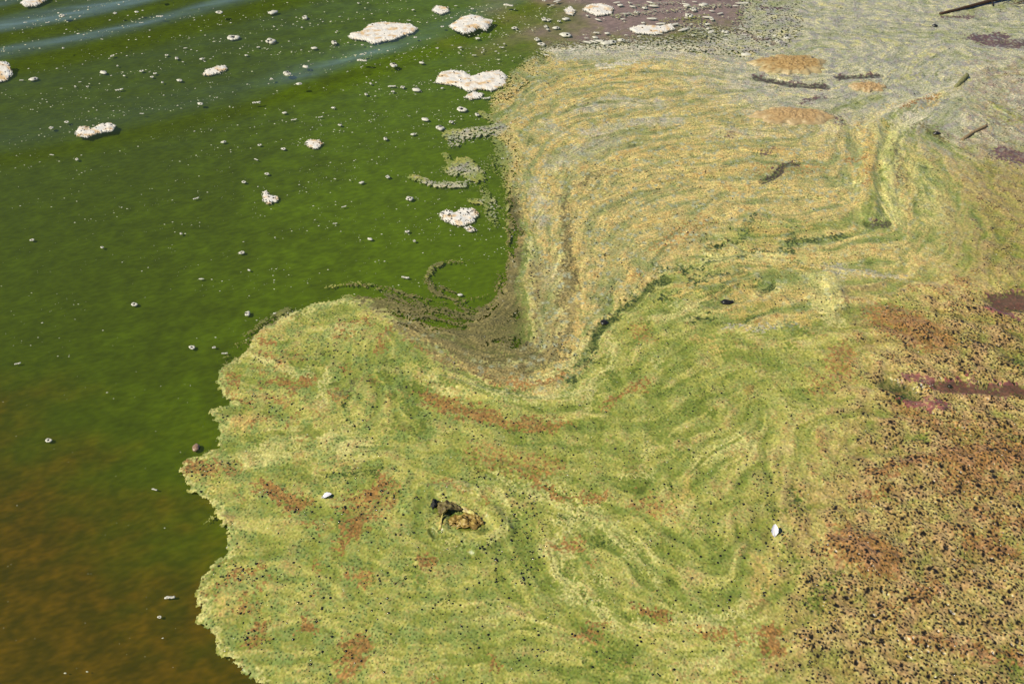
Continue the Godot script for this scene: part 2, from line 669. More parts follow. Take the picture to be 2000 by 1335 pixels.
	made[c] = [col, bump]


# ---------------------------------------------------------------- relief

func make_heights() -> void:
	gx = int(DW / STEP)
	gz = int(DD / STEP)
	made = []
	made.resize(CHUNKS)
	run(_height_task, CHUNKS)
	height.clear()
	for c in made:
		height.append_array(c)


func _height_task(c: int) -> void:
	var r0 := gz * c / CHUNKS
	var r1 := gz * (c + 1) / CHUNKS
	var out := PackedFloat32Array()
	out.resize((r1 - r0) * gx)
	var cover: PackedByteArray = big.COVER
	var crust: PackedByteArray = big.CRUST
	var rise: PackedByteArray = big.RISE
	var mud: PackedByteArray = big.MUD
	var tan_: PackedByteArray = big.TAN
	var bump: PackedByteArray = big.BUMP
	var coarse: PackedByteArray = big.COARSE
	var n1: PackedByteArray = noise_bytes[1]
	for j in range(r0, r1):
		for i in gx:
			var q := mini(T - 1, int(j * STEP / DD * T)) * T + mini(T - 1, int(i * STEP / DW * T))
			var k := 1.0 / 255.0
			var cov := _ss(0.3, 1.0, cover[q] * k)
			var cr := crust[q] * k
			var dry := 1.0 - mud[q] * k
			var h := 0.4 + cov * (1.4 + 3.0 * cr)
			h += cov * (coarse[q] * k - 0.5) * (2.6 + 2.0 * cr) * dry
			h += cov * (bump[q] * k - 0.5) * (1.4 + 3.4 * cr) * dry
			h += cov * (n1[q] * k - 0.5) * (4.0 + 7.0 * cr)
			h += (rise[q] - 128.0) / 3.0 * 0.55
			h = maxf(h, -5.5 + 0.3 * bump[q] * k)
			out[(j - r0) * gx + i] = h * 0.001
	made[c] = out


func mat_height(x: float, z: float) -> float:
	# metres above the water at a place given in millimetres
	var i := int((x - X0) / STEP)
	var j := int((z - Z0) / STEP)
	if i < 0 or j < 0 or i >= gx or j >= gz:
		return 0.0
	return height[j * gx + i] if lookup("COVER", x, z) > 0.25 else 0.0


func lookup(ch: String, x: float, z: float) -> float:
	var i := int((x - X0) / DW * T)
	var j := int((z - Z0) / DD * T)
	if i < 0 or j < 0 or i >= T or j >= T:
		return 0.0
	return big[ch][j * T + i] / 255.0


# The mat is three masses that run into each other: the green lobe, the tan scum and the pitted crust.
func build_mats() -> void:
	var owner := PackedByteArray()
	owner.resize(gx * gz)
	var cover: PackedByteArray = big.COVER
	var crust: PackedByteArray = big.CRUST
	var tan_: PackedByteArray = big.TAN
	var pale: PackedByteArray = big.PALE
	for j in gz:
		for i in gx:
			var q := mini(T - 1, int(j * STEP / DD * T)) * T + mini(T - 1, int(i * STEP / DW * T))
			if cover[q] > 14:
				owner[j * gx + i] = 3 if crust[q] > 128 else 2 if tan_[q] > 120 or pale[q] > 110 else 1
	var names := ["algae_mat", "scum_sheet", "algae_crust"]
	var labels := ["thick yellow-green algae lobe with a scalloped left edge reaching into the water", "tan and grey scum sheet streaming down from the upper right in an S curve", "brown pitted algae crust full of dark pores along the right edge"]
	var cats := ["algae", "scum", "algae crust"]
	for g in 3:
		var index := PackedInt32Array()
		index.resize(gx * gz)
		index.fill(-1)
		var v := PackedVector3Array()
		var n := PackedVector3Array()
		var uv := PackedVector2Array()
		var tri := PackedInt32Array()
		for j in gz - 1:
			for i in gx - 1:
				var k := j * gx + i
				if owner[k] != g + 1:
					continue
				for o in [k, k + 1, k + gx + 1, k + gx]:
					if index[o] < 0:
						index[o] = v.size()
						var ii: int = o % gx
						var jj: int = o / gx
						v.append(Vector3((X0 + ii * STEP) * 0.001, height[o], (Z0 + jj * STEP) * 0.001))
						uv.append(Vector2(ii * STEP / DW, jj * STEP / DD))
						var hx := height[jj * gx + mini(ii + 1, gx - 1)] - height[jj * gx + maxi(ii - 1, 0)]
						var hz := height[mini(jj + 1, gz - 1) * gx + ii] - height[maxi(jj - 1, 0) * gx + ii]
						n.append(Vector3(-hx, STEP * 0.002, -hz).normalized())
				tri.append(index[k])
				tri.append(index[k + 1])
				tri.append(index[k + gx + 1])
				tri.append(index[k])
				tri.append(index[k + gx + 1])
				tri.append(index[k + gx])
		var arrays := []
		arrays.resize(Mesh.ARRAY_MAX)
		arrays[Mesh.ARRAY_VERTEX] = v
		arrays[Mesh.ARRAY_NORMAL] = n
		arrays[Mesh.ARRAY_TEX_UV] = uv
		arrays[Mesh.ARRAY_INDEX] = tri
		var mesh := ArrayMesh.new()
		mesh.add_surface_from_arrays(Mesh.PRIMITIVE_TRIANGLES, arrays)
		var o := part(names[g], mesh, mat_algae, self)
		tag(o, labels[g], cats[g], "", "stuff")


# ---------------------------------------------------------------- lake bed and water

func build_bed() -> void:
	var specs := [[bed_broad, 0.0045, 4, 41], [bed_fine, 0.022, 4, 42], [bed_grain, 0.11, 2, 43]]
	for s in specs:
		s[0].noise_type = FastNoiseLite.TYPE_SIMPLEX_SMOOTH
		s[0].frequency = s[1]
		s[0].fractal_octaves = s[2]
		s[0].seed = s[3]
	made = []
	made.resize(CHUNKS)
	run(_bed_task, CHUNKS)
	var col := PackedByteArray()
	for c in made:
		col.append_array(c)
	var m := StandardMaterial3D.new()
	m.albedo_texture = ImageTexture.create_from_image(Image.create_from_data(1408, 1408, false, Image.FORMAT_RGB8, col))
	m.texture_repeat = false
	m.roughness = 0.95
	m.metallic_specular = 0.1
	# one sheet, dense under the view and running to the horizon
	var st := SurfaceTool.new()
	st.begin(Mesh.PRIMITIVE_TRIANGLES)
	var xs := [-200000.0, -20000.0, -2700.0, -1500.0, -400.0, 700.0, 1500.0, 4000.0, 20000.0, 200000.0]
	var zs := [-200000.0, -20000.0, -4700.0, -3500.0, -2400.0, -1500.0, -500.0, 1500.0, 20000.0, 200000.0]
	for z in zs:
		for x in xs:
			st.set_uv(Vector2((x + 2700.0) / 4200.0, (z + 4700.0) / 4200.0))
			st.set_normal(Vector3.UP)
			st.add_vertex(Vector3(x * 0.001, -0.0068, z * 0.001))
	for j in 9:
		for i in 9:
			var k := j * 10 + i
			for o in [k, k + 1, k + 11, k, k + 11, k + 10]:
				st.add_index(o)
	var o := part("lake_bed", st.commit(), m, self)
	tag(o, "silty green and brown lake bed under the shallow water", "", "", "structure")


func _bed_task(c: int) -> void:
	var n := 1408
	var rows := n / CHUNKS
	var col := PackedByteArray()
	col.resize(rows * n * 3)
	var green_hi := Vector3(0.360, 0.455, 0.012)
	var green_lo := Vector3(0.285, 0.345, 0.010)
	var brown_hi := Vector3(0.390, 0.285, 0.030)
	var brown_lo := Vector3(0.290, 0.225, 0.015)
	var violet := Vector3(0.640, 0.540, 0.530)
	for j in rows:
		var z := -4700.0 + (c * rows + j + 0.5) * 4200.0 / n
		for i in n:
			var x := -2700.0 + (i + 0.5) * 4200.0 / n
			# lumps stretched along the lie of the waves
			var u := x * 0.92 - z * 0.38
			var w := x * 0.38 + z * 0.92
			var b := 0.5 + 0.5 * bed_broad.get_noise_2d(u * 0.9, w * 1.1)
			var f := 0.5 + 0.5 * bed_fine.get_noise_2d(u * 0.6, w * 0.75)
			var g := 0.5 + 0.5 * bed_grain.get_noise_2d(u * 0.32, w * 0.75)
			var v := green_lo.lerp(green_hi, _ss(0.25, 0.8, b * 0.35 + f * 0.25 + 0.55 * _ss(-1100.0, 0.0, x)))
			# shallower towards the viewer on the left, where brown silt shows
			var silt := _ss(-0.02, 0.85, (-700.0 - x) / 900.0 + (z + 1600.0) / 600.0 + (b - 0.5) * 0.7 + (f - 0.5) * 0.25)
			v = v.lerp(brown_lo.lerp(brown_hi, _ss(0.2, 0.8, f * 0.7 + g * 0.3)), silt)
			v = v.lerp(violet, _ss(-200.0, 350.0, x + (b - 0.5) * 500.0) * _ss(-2950.0, -3350.0, z + x * 0.25 + (f - 0.5) * 300.0))
			v *= 0.75 + 0.24 * f + 0.30 * g
			# beyond the near shallows the bed fades to one plain silt
			var away := maxf(_ss(1000.0, 1380.0, x), maxf(_ss(-2300.0, -2650.0, x), maxf(_ss(-4250.0, -4650.0, z), _ss(-750.0, -550.0, z))))
			v = v.lerp(Vector3(0.32, 0.35, 0.08), away)
			var at := (j * n + i) * 3
			col[at] = int(clampf(v.x, 0.0, 1.0) * 255.0)
			col[at + 1] = int(clampf(v.y, 0.0, 1.0) * 255.0)
			col[at + 2] = int(clampf(v.z, 0.0, 1.0) * 255.0)
	made[c] = col


func build_water() -> void:
	lay_waves()
	ripple.noise_type = FastNoiseLite.TYPE_SIMPLEX_SMOOTH
	ripple.frequency = 0.006
	ripple.fractal_octaves = 3
	ripple.seed = 61
	var xs := axis(-2300.0, 2200.0, 10.0)
	var zs := axis(-4500.0, -600.0, 10.0)
	var nx := xs.size()
	var v := PackedVector3Array()
	var tri := PackedInt32Array()
	for z in zs:
		for x in xs:
			var h := water_height(x, z)
			v.append(Vector3(x, h, z) * 0.001)
	for j in zs.size() - 1:
		for i in nx - 1:
			var k := j * nx + i
			tri.append_array([k, k + 1, k + nx + 1, k, k + nx + 1, k + nx])
	var arrays := []
	arrays.resize(Mesh.ARRAY_MAX)
	arrays[Mesh.ARRAY_VERTEX] = v
	arrays[Mesh.ARRAY_INDEX] = tri
	var raw := ArrayMesh.new()
	raw.add_surface_from_arrays(Mesh.PRIMITIVE_TRIANGLES, arrays)
	var st := SurfaceTool.new()
	st.create_from(raw, 0)
	st.generate_normals()
	var m := StandardMaterial3D.new()
	m.albedo_color = Color(0.30, 0.36, 0.005, 0.24)
	m.transparency = BaseMaterial3D.TRANSPARENCY_ALPHA
	m.roughness = 0.04
	m.metallic_specular = 0.5
	var o := part("water", st.commit(), m, self)
	tag(o, "murky green shallow water with low ripples coming in from the left", "", "", "structure")


func water_height(x: float, z: float) -> float:
	# millimetres above still water
	if x < -2500.0 or x > 2400.0 or z < -4700.0 or z > -400.0:
		return 0.0
	var h := 0.0
	var calm := 1.0 - _ss(0.05, 0.4, lookup("COVER", x, z))
	if calm <= 0.0:
		return 0.0
	for w in wave_crests:
		var box: Rect2 = w[3]
		if box.has_point(Vector2(x, z)):
			# steeper towards the shore than behind
			var d := signed_line(Vector2(x, z), w[2])
			var width: float = w[1] * (0.75 if d > 0.0 else 2.2)
			h += w[0] * exp(-d * d / (width * width))
	h += 1.1 * ripple.get_noise_2d(x * 0.55 - z * 0.2, z * 1.6 + x * 0.5) * _ss(-1700.0, -3300.0, z - x * 0.1)
	return h * calm


func axis(a: float, b: float, step: float) -> PackedFloat32Array:
	var out := PackedFloat32Array([a - 200000.0, a - 40000.0, a - 8000.0, a - 1500.0, a - 300.0])
	var x := a
	while x <= b:
		out.append(x)
		x += step
	out.append_array(PackedFloat32Array([b + 300.0, b + 1500.0, b + 8000.0, b + 40000.0, b + 200000.0]))
	return out


func wave(h: float, width: float, l: Array) -> void:
	var pts := to_points(l)
	var box := Rect2(pts[0], Vector2.ZERO)
	for p in pts:
		box = box.expand(p)
	wave_crests.append([h, width, pts, box.grow(width * 4.0)])


func signed_line(p: Vector2, pts: PackedVector2Array) -> float:
	var best := 1e18
	var side := 1.0
	for i in pts.size() - 1:
		var a := pts[i]
		var ab := pts[i + 1] - a
		var t := clampf((p - a).dot(ab) / maxf(ab.length_squared(), 1e-9), 0.0, 1.0)
		var d := p.distance_squared_to(a + ab * t)
		if d < best:
			best = d
			side = 1.0 if ab.cross(p - a) > 0.0 else -1.0
	return sqrt(best) * side


# ---------------------------------------------------------------- dark gas bubbles in the mat

func build_bubbles() -> void:
	var r := RandomNumberGenerator.new()
	r.seed = 404
	var cells := {1: [], 2: [], 3: []}
	var dots: PackedByteArray = big.DOTS
	var tries := 0
	var total := 0
	while tries < 420000 and total < 9000:
		tries += 1
		var x := r.randf_range(X0, X0 + DW)
		var z := r.randf_range(Z0, Z0 + DD)
		if lookup("COVER", x, z) < 0.8 or lookup("MUD", x, z) > 0.4:
			continue
		var d := maxf(lookup("DOTS", x, z), 0.03)
		# they gather in clots
		d *= _ss(0.35, 0.62, noise_bytes[2][mini(T - 1, int((z - Z0) / DD * T)) * T + mini(T - 1, int((x - X0) / DW * T))] / 255.0) * 1.3 + 0.1
		if r.randf() > d * d * 1.2 + 0.01:
			continue
		var size := 0.8 + 1.9 * pow(r.randf(), 3.5)
		if lookup("TAN", x, z) > 0.5:
			size *= 0.95
		var g := 3 if lookup("CRUST", x, z) > 0.5 else 2 if lookup("TAN", x, z) > 0.47 or lookup("PALE", x, z) > 0.43 else 1
		cells[g].append([size, x, z, r.randf()])
		total += 1
	var names := ["algae_mat", "scum_sheet", "algae_crust"]
	for g in 3:
		var l: Array = cells[g + 1]
		l.sort_custom(func(a, b): return a[0] > b[0])
		var parent: Node3D = get_node(names[g])
		var singles := mini(100, l.size())
		for i in singles:
			var o := part("bubble", dome, mat_bubble, parent, Vector3(l[i][1] * 0.001, mat_height(l[i][1], l[i][2]) - 0.0003, l[i][2] * 0.001))
			var s: float = l[i][0] * 0.001
			o.scale = Vector3(s, s, s)
			o.rotation.y = l[i][3] * TAU
		var mm := MultiMesh.new()
		mm.transform_format = MultiMesh.TRANSFORM_3D
		mm.mesh = dome
		mm.instance_count = l.size() - singles
		for i in range(singles, l.size()):
			var s: float = l[i][0] * 0.001
			var t := Transform3D(Basis.from_euler(Vector3(0, l[i][3] * TAU, 0)).scaled(Vector3(s, s, s)), Vector3(l[i][1] * 0.001, mat_height(l[i][1], l[i][2]) - 0.0003, l[i][2] * 0.001))
			mm.set_instance_transform(i - singles, t)
		# tiny white beads added to stand in for glints on the wet mat
		var beads := []
		for t in 4000:
			var x := r.randf_range(X0, X0 + DW)
			var z := r.randf_range(Z0, Z0 + DD)
			if lookup("COVER", x, z) > 0.8 and g == (2 if lookup("CRUST", x, z) > 0.5 else 1 if lookup("TAN", x, z) > 0.47 or lookup("PALE", x, z) > 0.43 else 0) and r.randf() < [0.5, 0.6, 1.0][g]:
				var s := r.randf_range(0.0004, 0.0009) * (1.0 + 0.6 * r.randf() * r.randf())
				beads.append(Transform3D(Basis.from_scale(Vector3(s, s, s)), Vector3(x * 0.001, mat_height(x, z) - 0.0001, z * 0.001)))
		var bm := MultiMesh.new()
		bm.transform_format = MultiMesh.TRANSFORM_3D
		bm.mesh = dome
		bm.instance_count = beads.size()
		for i in beads.size():
			bm.set_instance_transform(i, beads[i])
		var bo := MultiMeshInstance3D.new()
		bo.name = "glint_beads"
		bo.multimesh = bm
		bo.material_override = plain(Color(0.88, 0.87, 0.80), 0.25)
		bo.set_meta("kind", "stuff")
		parent.add_child(bo, true)
		if mm.instance_count:
			var o := MultiMeshInstance3D.new()
			o.name = "small_bubbles"
			o.multimesh = mm
			o.material_override = mat_bubble
			o.set_meta("kind", "stuff")
			parent.add_child(o, true)


# ---------------------------------------------------------------- foam

func foam_raft(mid: Vector2, outline: PackedVector2Array, thick: float, seed_: int, cell_mm: float) -> ArrayMesh:
	# a lumpy sheet of froth over an outline given round its own middle, mm
	var n := FastNoiseLite.new()
	n.noise_type = FastNoiseLite.TYPE_CELLULAR
	n.cellular_return_type = FastNoiseLite.RETURN_DISTANCE
	n.frequency = 1.0 / cell_mm
	n.fractal_type = FastNoiseLite.FRACTAL_NONE
	n.seed = seed_
	var w := FastNoiseLite.new()
	w.noise_type = FastNoiseLite.TYPE_SIMPLEX_SMOOTH
	w.frequency = 0.05
	w.seed = seed_ + 1
	var box := Rect2(outline[0], Vector2.ZERO)
	for p in outline:
		box = box.expand(p)
	box = box.grow(4.0)
	var step := clampf(maxf(box.size.x, box.size.y) / 110.0, 0.9, 2.0)
	var nx := int(box.size.x / step) + 2
	var nz := int(box.size.y / step) + 2
	var closed := outline.duplicate()
	closed.append(outline[0])
	var h := PackedFloat32Array()
	var tint := PackedColorArray()
	h.resize(nx * nz)
	tint.resize(nx * nz)
	for j in nz:
		for i in nx:
			var p := box.position + Vector2(i, j) * step
			var wob := p + Vector2(w.get_noise_2d(p.x * 3.0, p.y * 3.0), w.get_noise_2d(p.x * 3.0 + 300.0, p.y * 3.0)) * 3.5
			var d := 3.5 * (0.35 - clampf(n.get_noise_2d(p.x * 0.6, p.y * 0.6) + 1.0, 0.0, 1.0)) + near_line(wob, closed) * (1.0 if Geometry2D.is_point_in_polygon(wob, outline) else -1.0)
			var lump := 1.0 - clampf(n.get_noise_2d(p.x, p.y) + 1.0, 0.0, 1.2)
			var broad := w.get_noise_2d(p.x * 0.7, p.y * 0.7)
			var k := j * nx + i
			# open mesh of bubbles near the rim
			var open := n.get_noise_2d(p.x * 0.55 + 77.0, p.y * 0.55) + 1.0
			if d <= -1.0 or d < 8.0 and open < 0.40 - d * 0.03:
				h[k] = -9.0
			else:
				h[k] = thick * sqrt(clampf((d + 1.0) / (thick * 4.0), 0.0, 1.0)) * (0.85 + 0.5 * broad) + 0.4 * lump * clampf((d + 1.0) / 3.0, 0.0, 1.0) - 0.3
			var c := Color(0.77, 0.74, 0.64).lerp(Color(0.66, 0.47, 0.23), _ss(0.0, 0.5, w.get_noise_2d(p.x * 0.4 + 500.0, p.y * 0.6)))
			c = c.lerp(Color(0.64, 0.67, 0.63), _ss(0.05, 0.5, broad) * 0.7)
			c = c * (0.95 + 0.22 * w.get_noise_2d(p.x * 9.0, p.y * 9.0))
			tint[k] = c * (0.88 + 0.14 * clampf(lump * 1.6, 0.0, 1.0))
	var st := SurfaceTool.new()
	st.begin(Mesh.PRIMITIVE_TRIANGLES)
	st.set_smooth_group(0)
	for j in nz - 1:
		for i in nx - 1:
			var q := [j * nx + i, j * nx + i + 1, (j + 1) * nx + i + 1, (j + 1) * nx + i]
			for t in [[0, 1, 2], [0, 2, 3]]:
				var low := 0
				for e in t:
					low += 1 if h[q[e]] < -5.0 else 0
				if low == 3:
					continue
				for e in t:
					var k: int = q[e]
					var p := box.position + Vector2(k % nx, k / nx) * step
					st.set_color(tint[k])
					st.add_vertex(Vector3(p.x, maxf(h[k], -1.5) + water_height(mid.x + p.x, mid.y + p.y), p.y) * 0.001)
	# bubbles clinging to the rim
	var far := 0.0
	for i in outline.size():
		var a := outline[i]
		var b := outline[(i + 1) % outline.size()]
		far += a.distance_to(b)
		var n_b := int(a.distance_to(b) / 11.0)
		for k in n_b:
			var p := a.lerp(b, (k + rng.randf()) / n_b) + Vector2(rng.randf_range(-3.0, 3.0), rng.randf_range(-3.0, 3.0))
			p += Vector2(w.get_noise_2d(p.x * 3.0, p.y * 3.0), w.get_noise_2d(p.x * 3.0 + 300.0, p.y * 3.0)) * -3.5
			var r := rng.randf_range(0.8, 2.2)
			blob(st, Vector3(p.x, water_height(mid.x + p.x, mid.y + p.y), p.y) * 0.001, Vector3(r, r * 0.8, r) * 0.001, Color(0.64, 0.62, 0.50) * rng.randf_range(0.75, 1.1), 0.15)
	return finish(st)


func island(label: String, thick: float, dots: int, l: Array) -> void:
	var pts := to_points(l)
	var mid := Vector2.ZERO
	for p in pts:
		mid += p / pts.size()
	var own := PackedVector2Array()
	var box := Rect2(0, 0, 0, 0)
	for p in pts:
		own.append(p - mid)
		box = box.expand(p - mid)
	var o := thing("foam_island", label, "foam", Vector3(mid.x * 0.001, -0.0005, mid.y * 0.001))
	part("froth", foam_raft(mid, own, thick, int(mid.x * 7 + mid.y), 3.4), mat_foam, o)
	var closed := own.duplicate()
	closed.append(own[0])
	for i in dots:
		for t in 30:
			var p := Vector2(rng.randf_range(box.position.x, box.end.x), rng.randf_range(box.position.y, box.end.y))
			if Geometry2D.is_point_in_polygon(p, own) and near_line(p, closed) > 3.0:
				var r := rng.randf_range(0.0011, 0.0026)
				var y := thick * sqrt(clampf(near_line(p, closed) / (thick * 4.0), 0.0, 1.0)) * 0.9 + water_height(mid.x + p.x, mid.y + p.y)
				var b := part("bubble", dome, mat_bubble, o, Vector3(p.x, y, p.y) * 0.001)
				b.scale = Vector3(r, r, r)
				break


func blob(st: SurfaceTool, c: Vector3, r: Vector3, col: Color, wobble: float) -> void:
	var rows := 4
	var around := 9
	var ph := rng.randf() * TAU
	var amp := []
	for j in around:
		amp.append(1.0 + rng.randf_range(-wobble, wobble))
	st.set_smooth_group(0)
	for i in rows:
		for j in around:
			var k := (j + 1) % around
			var e0 := -0.25 + (PI / 2 + 0.25) * i / rows
			var e1 := -0.25 + (PI / 2 + 0.25) * (i + 1) / rows
			var p := []
			for s in [[j, e0], [k, e0], [k, e1], [j, e1]]:
				var a: float = ph + TAU * s[0] / around
				p.append(c + Vector3(cos(a) * cos(s[1]) * amp[s[0]], sin(s[1]), sin(a) * cos(s[1]) * amp[s[0]]) * r)
			for e in ([0, 1, 2, 0, 2, 3] if i < rows - 1 else [0, 1, 2]):
				st.set_color(col)
				st.add_vertex(p[e])


func make_fleck(kind: int) -> Node3D:
	# about one centimetre across: a rim of froth with one or more dark windows
	var o := Node3D.new()
	var st := SurfaceTool.new()
	st.begin(Mesh.PRIMITIVE_TRIANGLES)
	var windows := []
	var pale := Color(0.58, 0.57, 0.46)
	match kind:
		0:   # one bubble in a ring of froth
			for k in 9:
				var a := TAU * k / 9.0
				blob(st, Vector3(cos(a) * 3.4, 0, sin(a) * 2.9), Vector3(1.9, 1.7, 1.8) * rng.randf_range(0.75, 1.2), pale * rng.randf_range(0.85, 1.08), 0.15)
			windows = [Vector3(0.2, 0.1, 0.1), 2.3]
		1:   # smooth lump with a small window
			blob(st, Vector3(0, 0, 0), Vector3(4.6, 2.6, 3.4), pale, 0.18)
			blob(st, Vector3(2.6, 0, 0.8), Vector3(2.4, 1.9, 2.2), pale * 0.95, 0.18)
			blob(st, Vector3(-3.0, 0, -0.4), Vector3(2.2, 1.6, 1.9), pale * 0.9, 0.2)
			windows = [Vector3(1.4, 2.0, 1.6), 1.1, Vector3(-1.4, 2.0, 0.4), 0.7]
		2:   # a string of small bubbles
			for k in 6:
				blob(st, Vector3(-4.2 + k * 1.6, 0, rng.randf_range(-1.0, 1.0)), Vector3(1.6, 1.4, 1.5) * rng.randf_range(0.7, 1.3), pale * rng.randf_range(0.82, 1.05), 0.2)
			windows = [Vector3(-1.2, 1.1, 0.4), 0.9, Vector3(2.2, 1.0, 0.3), 0.8]
		3:   # knobbly cluster
			for k in 8:
				var a := rng.randf() * TAU
				blob(st, Vector3(cos(a) * rng.randf_range(0.5, 3.2), rng.randf_range(0, 0.6), sin(a) * rng.randf_range(0.5, 2.4)), Vector3(1.9, 1.9, 1.8) * rng.randf_range(0.7, 1.25), pale * rng.randf_range(0.84, 1.06), 0.2)
			windows = [Vector3(0.6, 2.0, 1.2), 1.2, Vector3(-1.5, 1.7, 1.0), 0.9, Vector3(1.9, 1.4, -0.6), 0.8]
		4:   # thin tongue
			blob(st, Vector3(0, 0, 0), Vector3(5.2, 1.3, 1.9), pale * 0.92, 0.25)
			blob(st, Vector3(3.0, 0, 0.5), Vector3(2.2, 1.2, 1.3), pale, 0.25)
	part("froth", finish(st), mat_foam, o)
	for k in range(0, windows.size(), 2):
		var b := part("bubble", dome, mat_bubble, o, windows[k])
		b.scale = Vector3.ONE * windows[k + 1]
	return o


var fleck_kinds := []
var fleck_count := 0
var alike := {}

func fleck(x: float, z: float, width: float, kind: int, label: String, group: String) -> void:
	var o: Node3D = fleck_kinds[kind].duplicate()
	o.name = numbered("foam_fleck")
	add_child(o)
	var s := width / 11.5 * 0.001
	o.scale = Vector3(s, s * 0.62, s * 0.92)
	o.position = Vector3(x * 0.001, maxf(water_height(x, z) * 0.001 - 0.0002, mat_height(x, z) - 0.001), z * 0.001)
	o.rotation.y = rng.randf_range(-0.6, 0.6) + (PI if rng.randf() < 0.5 else 0.0)
	tag(o, label, "foam fleck", "foam flecks on the violet shallows" if label.contains("violet") else "foam flecks scattered on the green water")
	if not alike.has(label):
		alike[label] = []
	alike[label].append(o)
	fleck_count += 1


func build_foam_flecks() -> void:
	for k in 5:
		fleck_kinds.append(make_fleck(k))
	lay_flecks()
	# more of them, thicker towards the top and over the violet shallows
	var r := RandomNumberGenerator.new()
	r.seed = 909
	var tries := 0
	while fleck_count < 292 and tries < 40000:
		tries += 1
		var over := fleck_count < 205
		var x := r.randf_range(100.0, 900.0) if over else r.randf_range(-1700.0, 100.0)
		var z := r.randf_range(-3720.0, -3080.0) if over else r.randf_range(-3650.0, -1900.0)
		var cov := lookup("COVER", x, z)
		if cov > 0.72:
			continue
		var dense := _ss(-2400.0, -3400.0, z) * 0.5 + 0.03 + cov * 0.5
		var violet := x > 100.0 and z < -3050.0
		if violet:
			dense = 1.0
		if r.randf() > dense:
			continue
		if violet:
			var k: int = [1, 4, 3, 4, 4][r.randi() % 5]
			var w := r.randf_range(10.0, 26.0) + 26.0 * pow(r.randf(), 3.0)
			fleck(x, z, w, k, fleck_label(x, z, w, k), "foam flecks on the violet shallows")
		else:
			var k := r.randi() % 5
			var w := r.randf_range(7.0, 15.0)
			fleck(x, z, w, k, fleck_label(x, z, w, k), "foam flecks scattered on the green water")


func tell_apart() -> void:
	# flecks that look alike and float in the same water are told apart by their order across it
	for label in alike:
		var l: Array = alike[label]
		if l.size() < 2 or l.size() > 7:
			continue
		l.sort_custom(func(a, b): return a.position.x / -a.position.z < b.position.x / -b.position.z)
		for i in l.size():
			var from_left := ["leftmost", "second from left", "third from left", "fourth from left"]
			var from_right := ["rightmost", "second from right", "third from right"]
			var which: String = from_right[l.size() - 1 - i] if i * 2 >= l.size() else from_left[i]
			var named := "%s, %s" % [label, which]
			if named.split(" ").size() <= 16:
				l[i].set_meta("label", named)


func fleck_label(x: float, z: float, width: float, kind: int) -> String:
	var size := "tiny" if width < 10.0 else "small" if width < 16.0 else "middling" if width < 24.0 else "large"
	var shape: String = ["foam ring with dark centre", "smooth foam lump", "string of foam bubbles", "knobbly foam cluster", "flat foam tongue"][kind]
	var spots := [[-690, -2730, "water around the lens shaped lump"], [-1440, -3420, "water beyond both wave crests"], [-1430, -2980, "water just below both crests"], [-1230, -2680, "water by the bone shaped foam cluster"], [-850, -3300, "waves above the open water"], [-420, -3330, "water left of the wide cream island"], [-130, -3500, "water above the two cream islands"], [60, -3480, "violet water by the rounded island"], [250, -3690, "violet water beyond the oval foam cake"], [370, -3450, "violet water between cake and ragged strip"], [560, -3330, "violet shallows by the ragged strip"], [620, -3560, "violet water behind the ragged strip"], [400, -3190, "violet shallows along the tan scum"], [800, -3420, "violet shallows nearest the grey scum"], [-90, -2950, "water by the pinkish cream raft"], [-170, -2650, "water along the tan scum"], [-150, -2330, "water by the heart shaped foam raft"], [-230, -2080, "green bay above the algae lobe"], [-640, -2250, "plain water left of the bay"], [-1100, -2200, "plain water near the left edge"], [-700, -1800, "water off the top of the lobe"], [-1000, -1500, "brownish water at lower left"], [-640, -1250, "water near the scalloped edge"], [-420, -2950, "water under the third wave crest"]]
	var best := 1e18
	var where := ""
	for p in spots:
		var d := Vector2(x - p[0], z - p[1]).length_squared()
		if d < best:
			best = d
			where = p[2]
	return "%s %s on the %s" % [size, shape, where]


func known_fleck(x: float, z: float, width: float, kind: int) -> void:
	fleck(x, z, width, kind, fleck_label(x, z, width, kind), "foam flecks scattered on the green water")


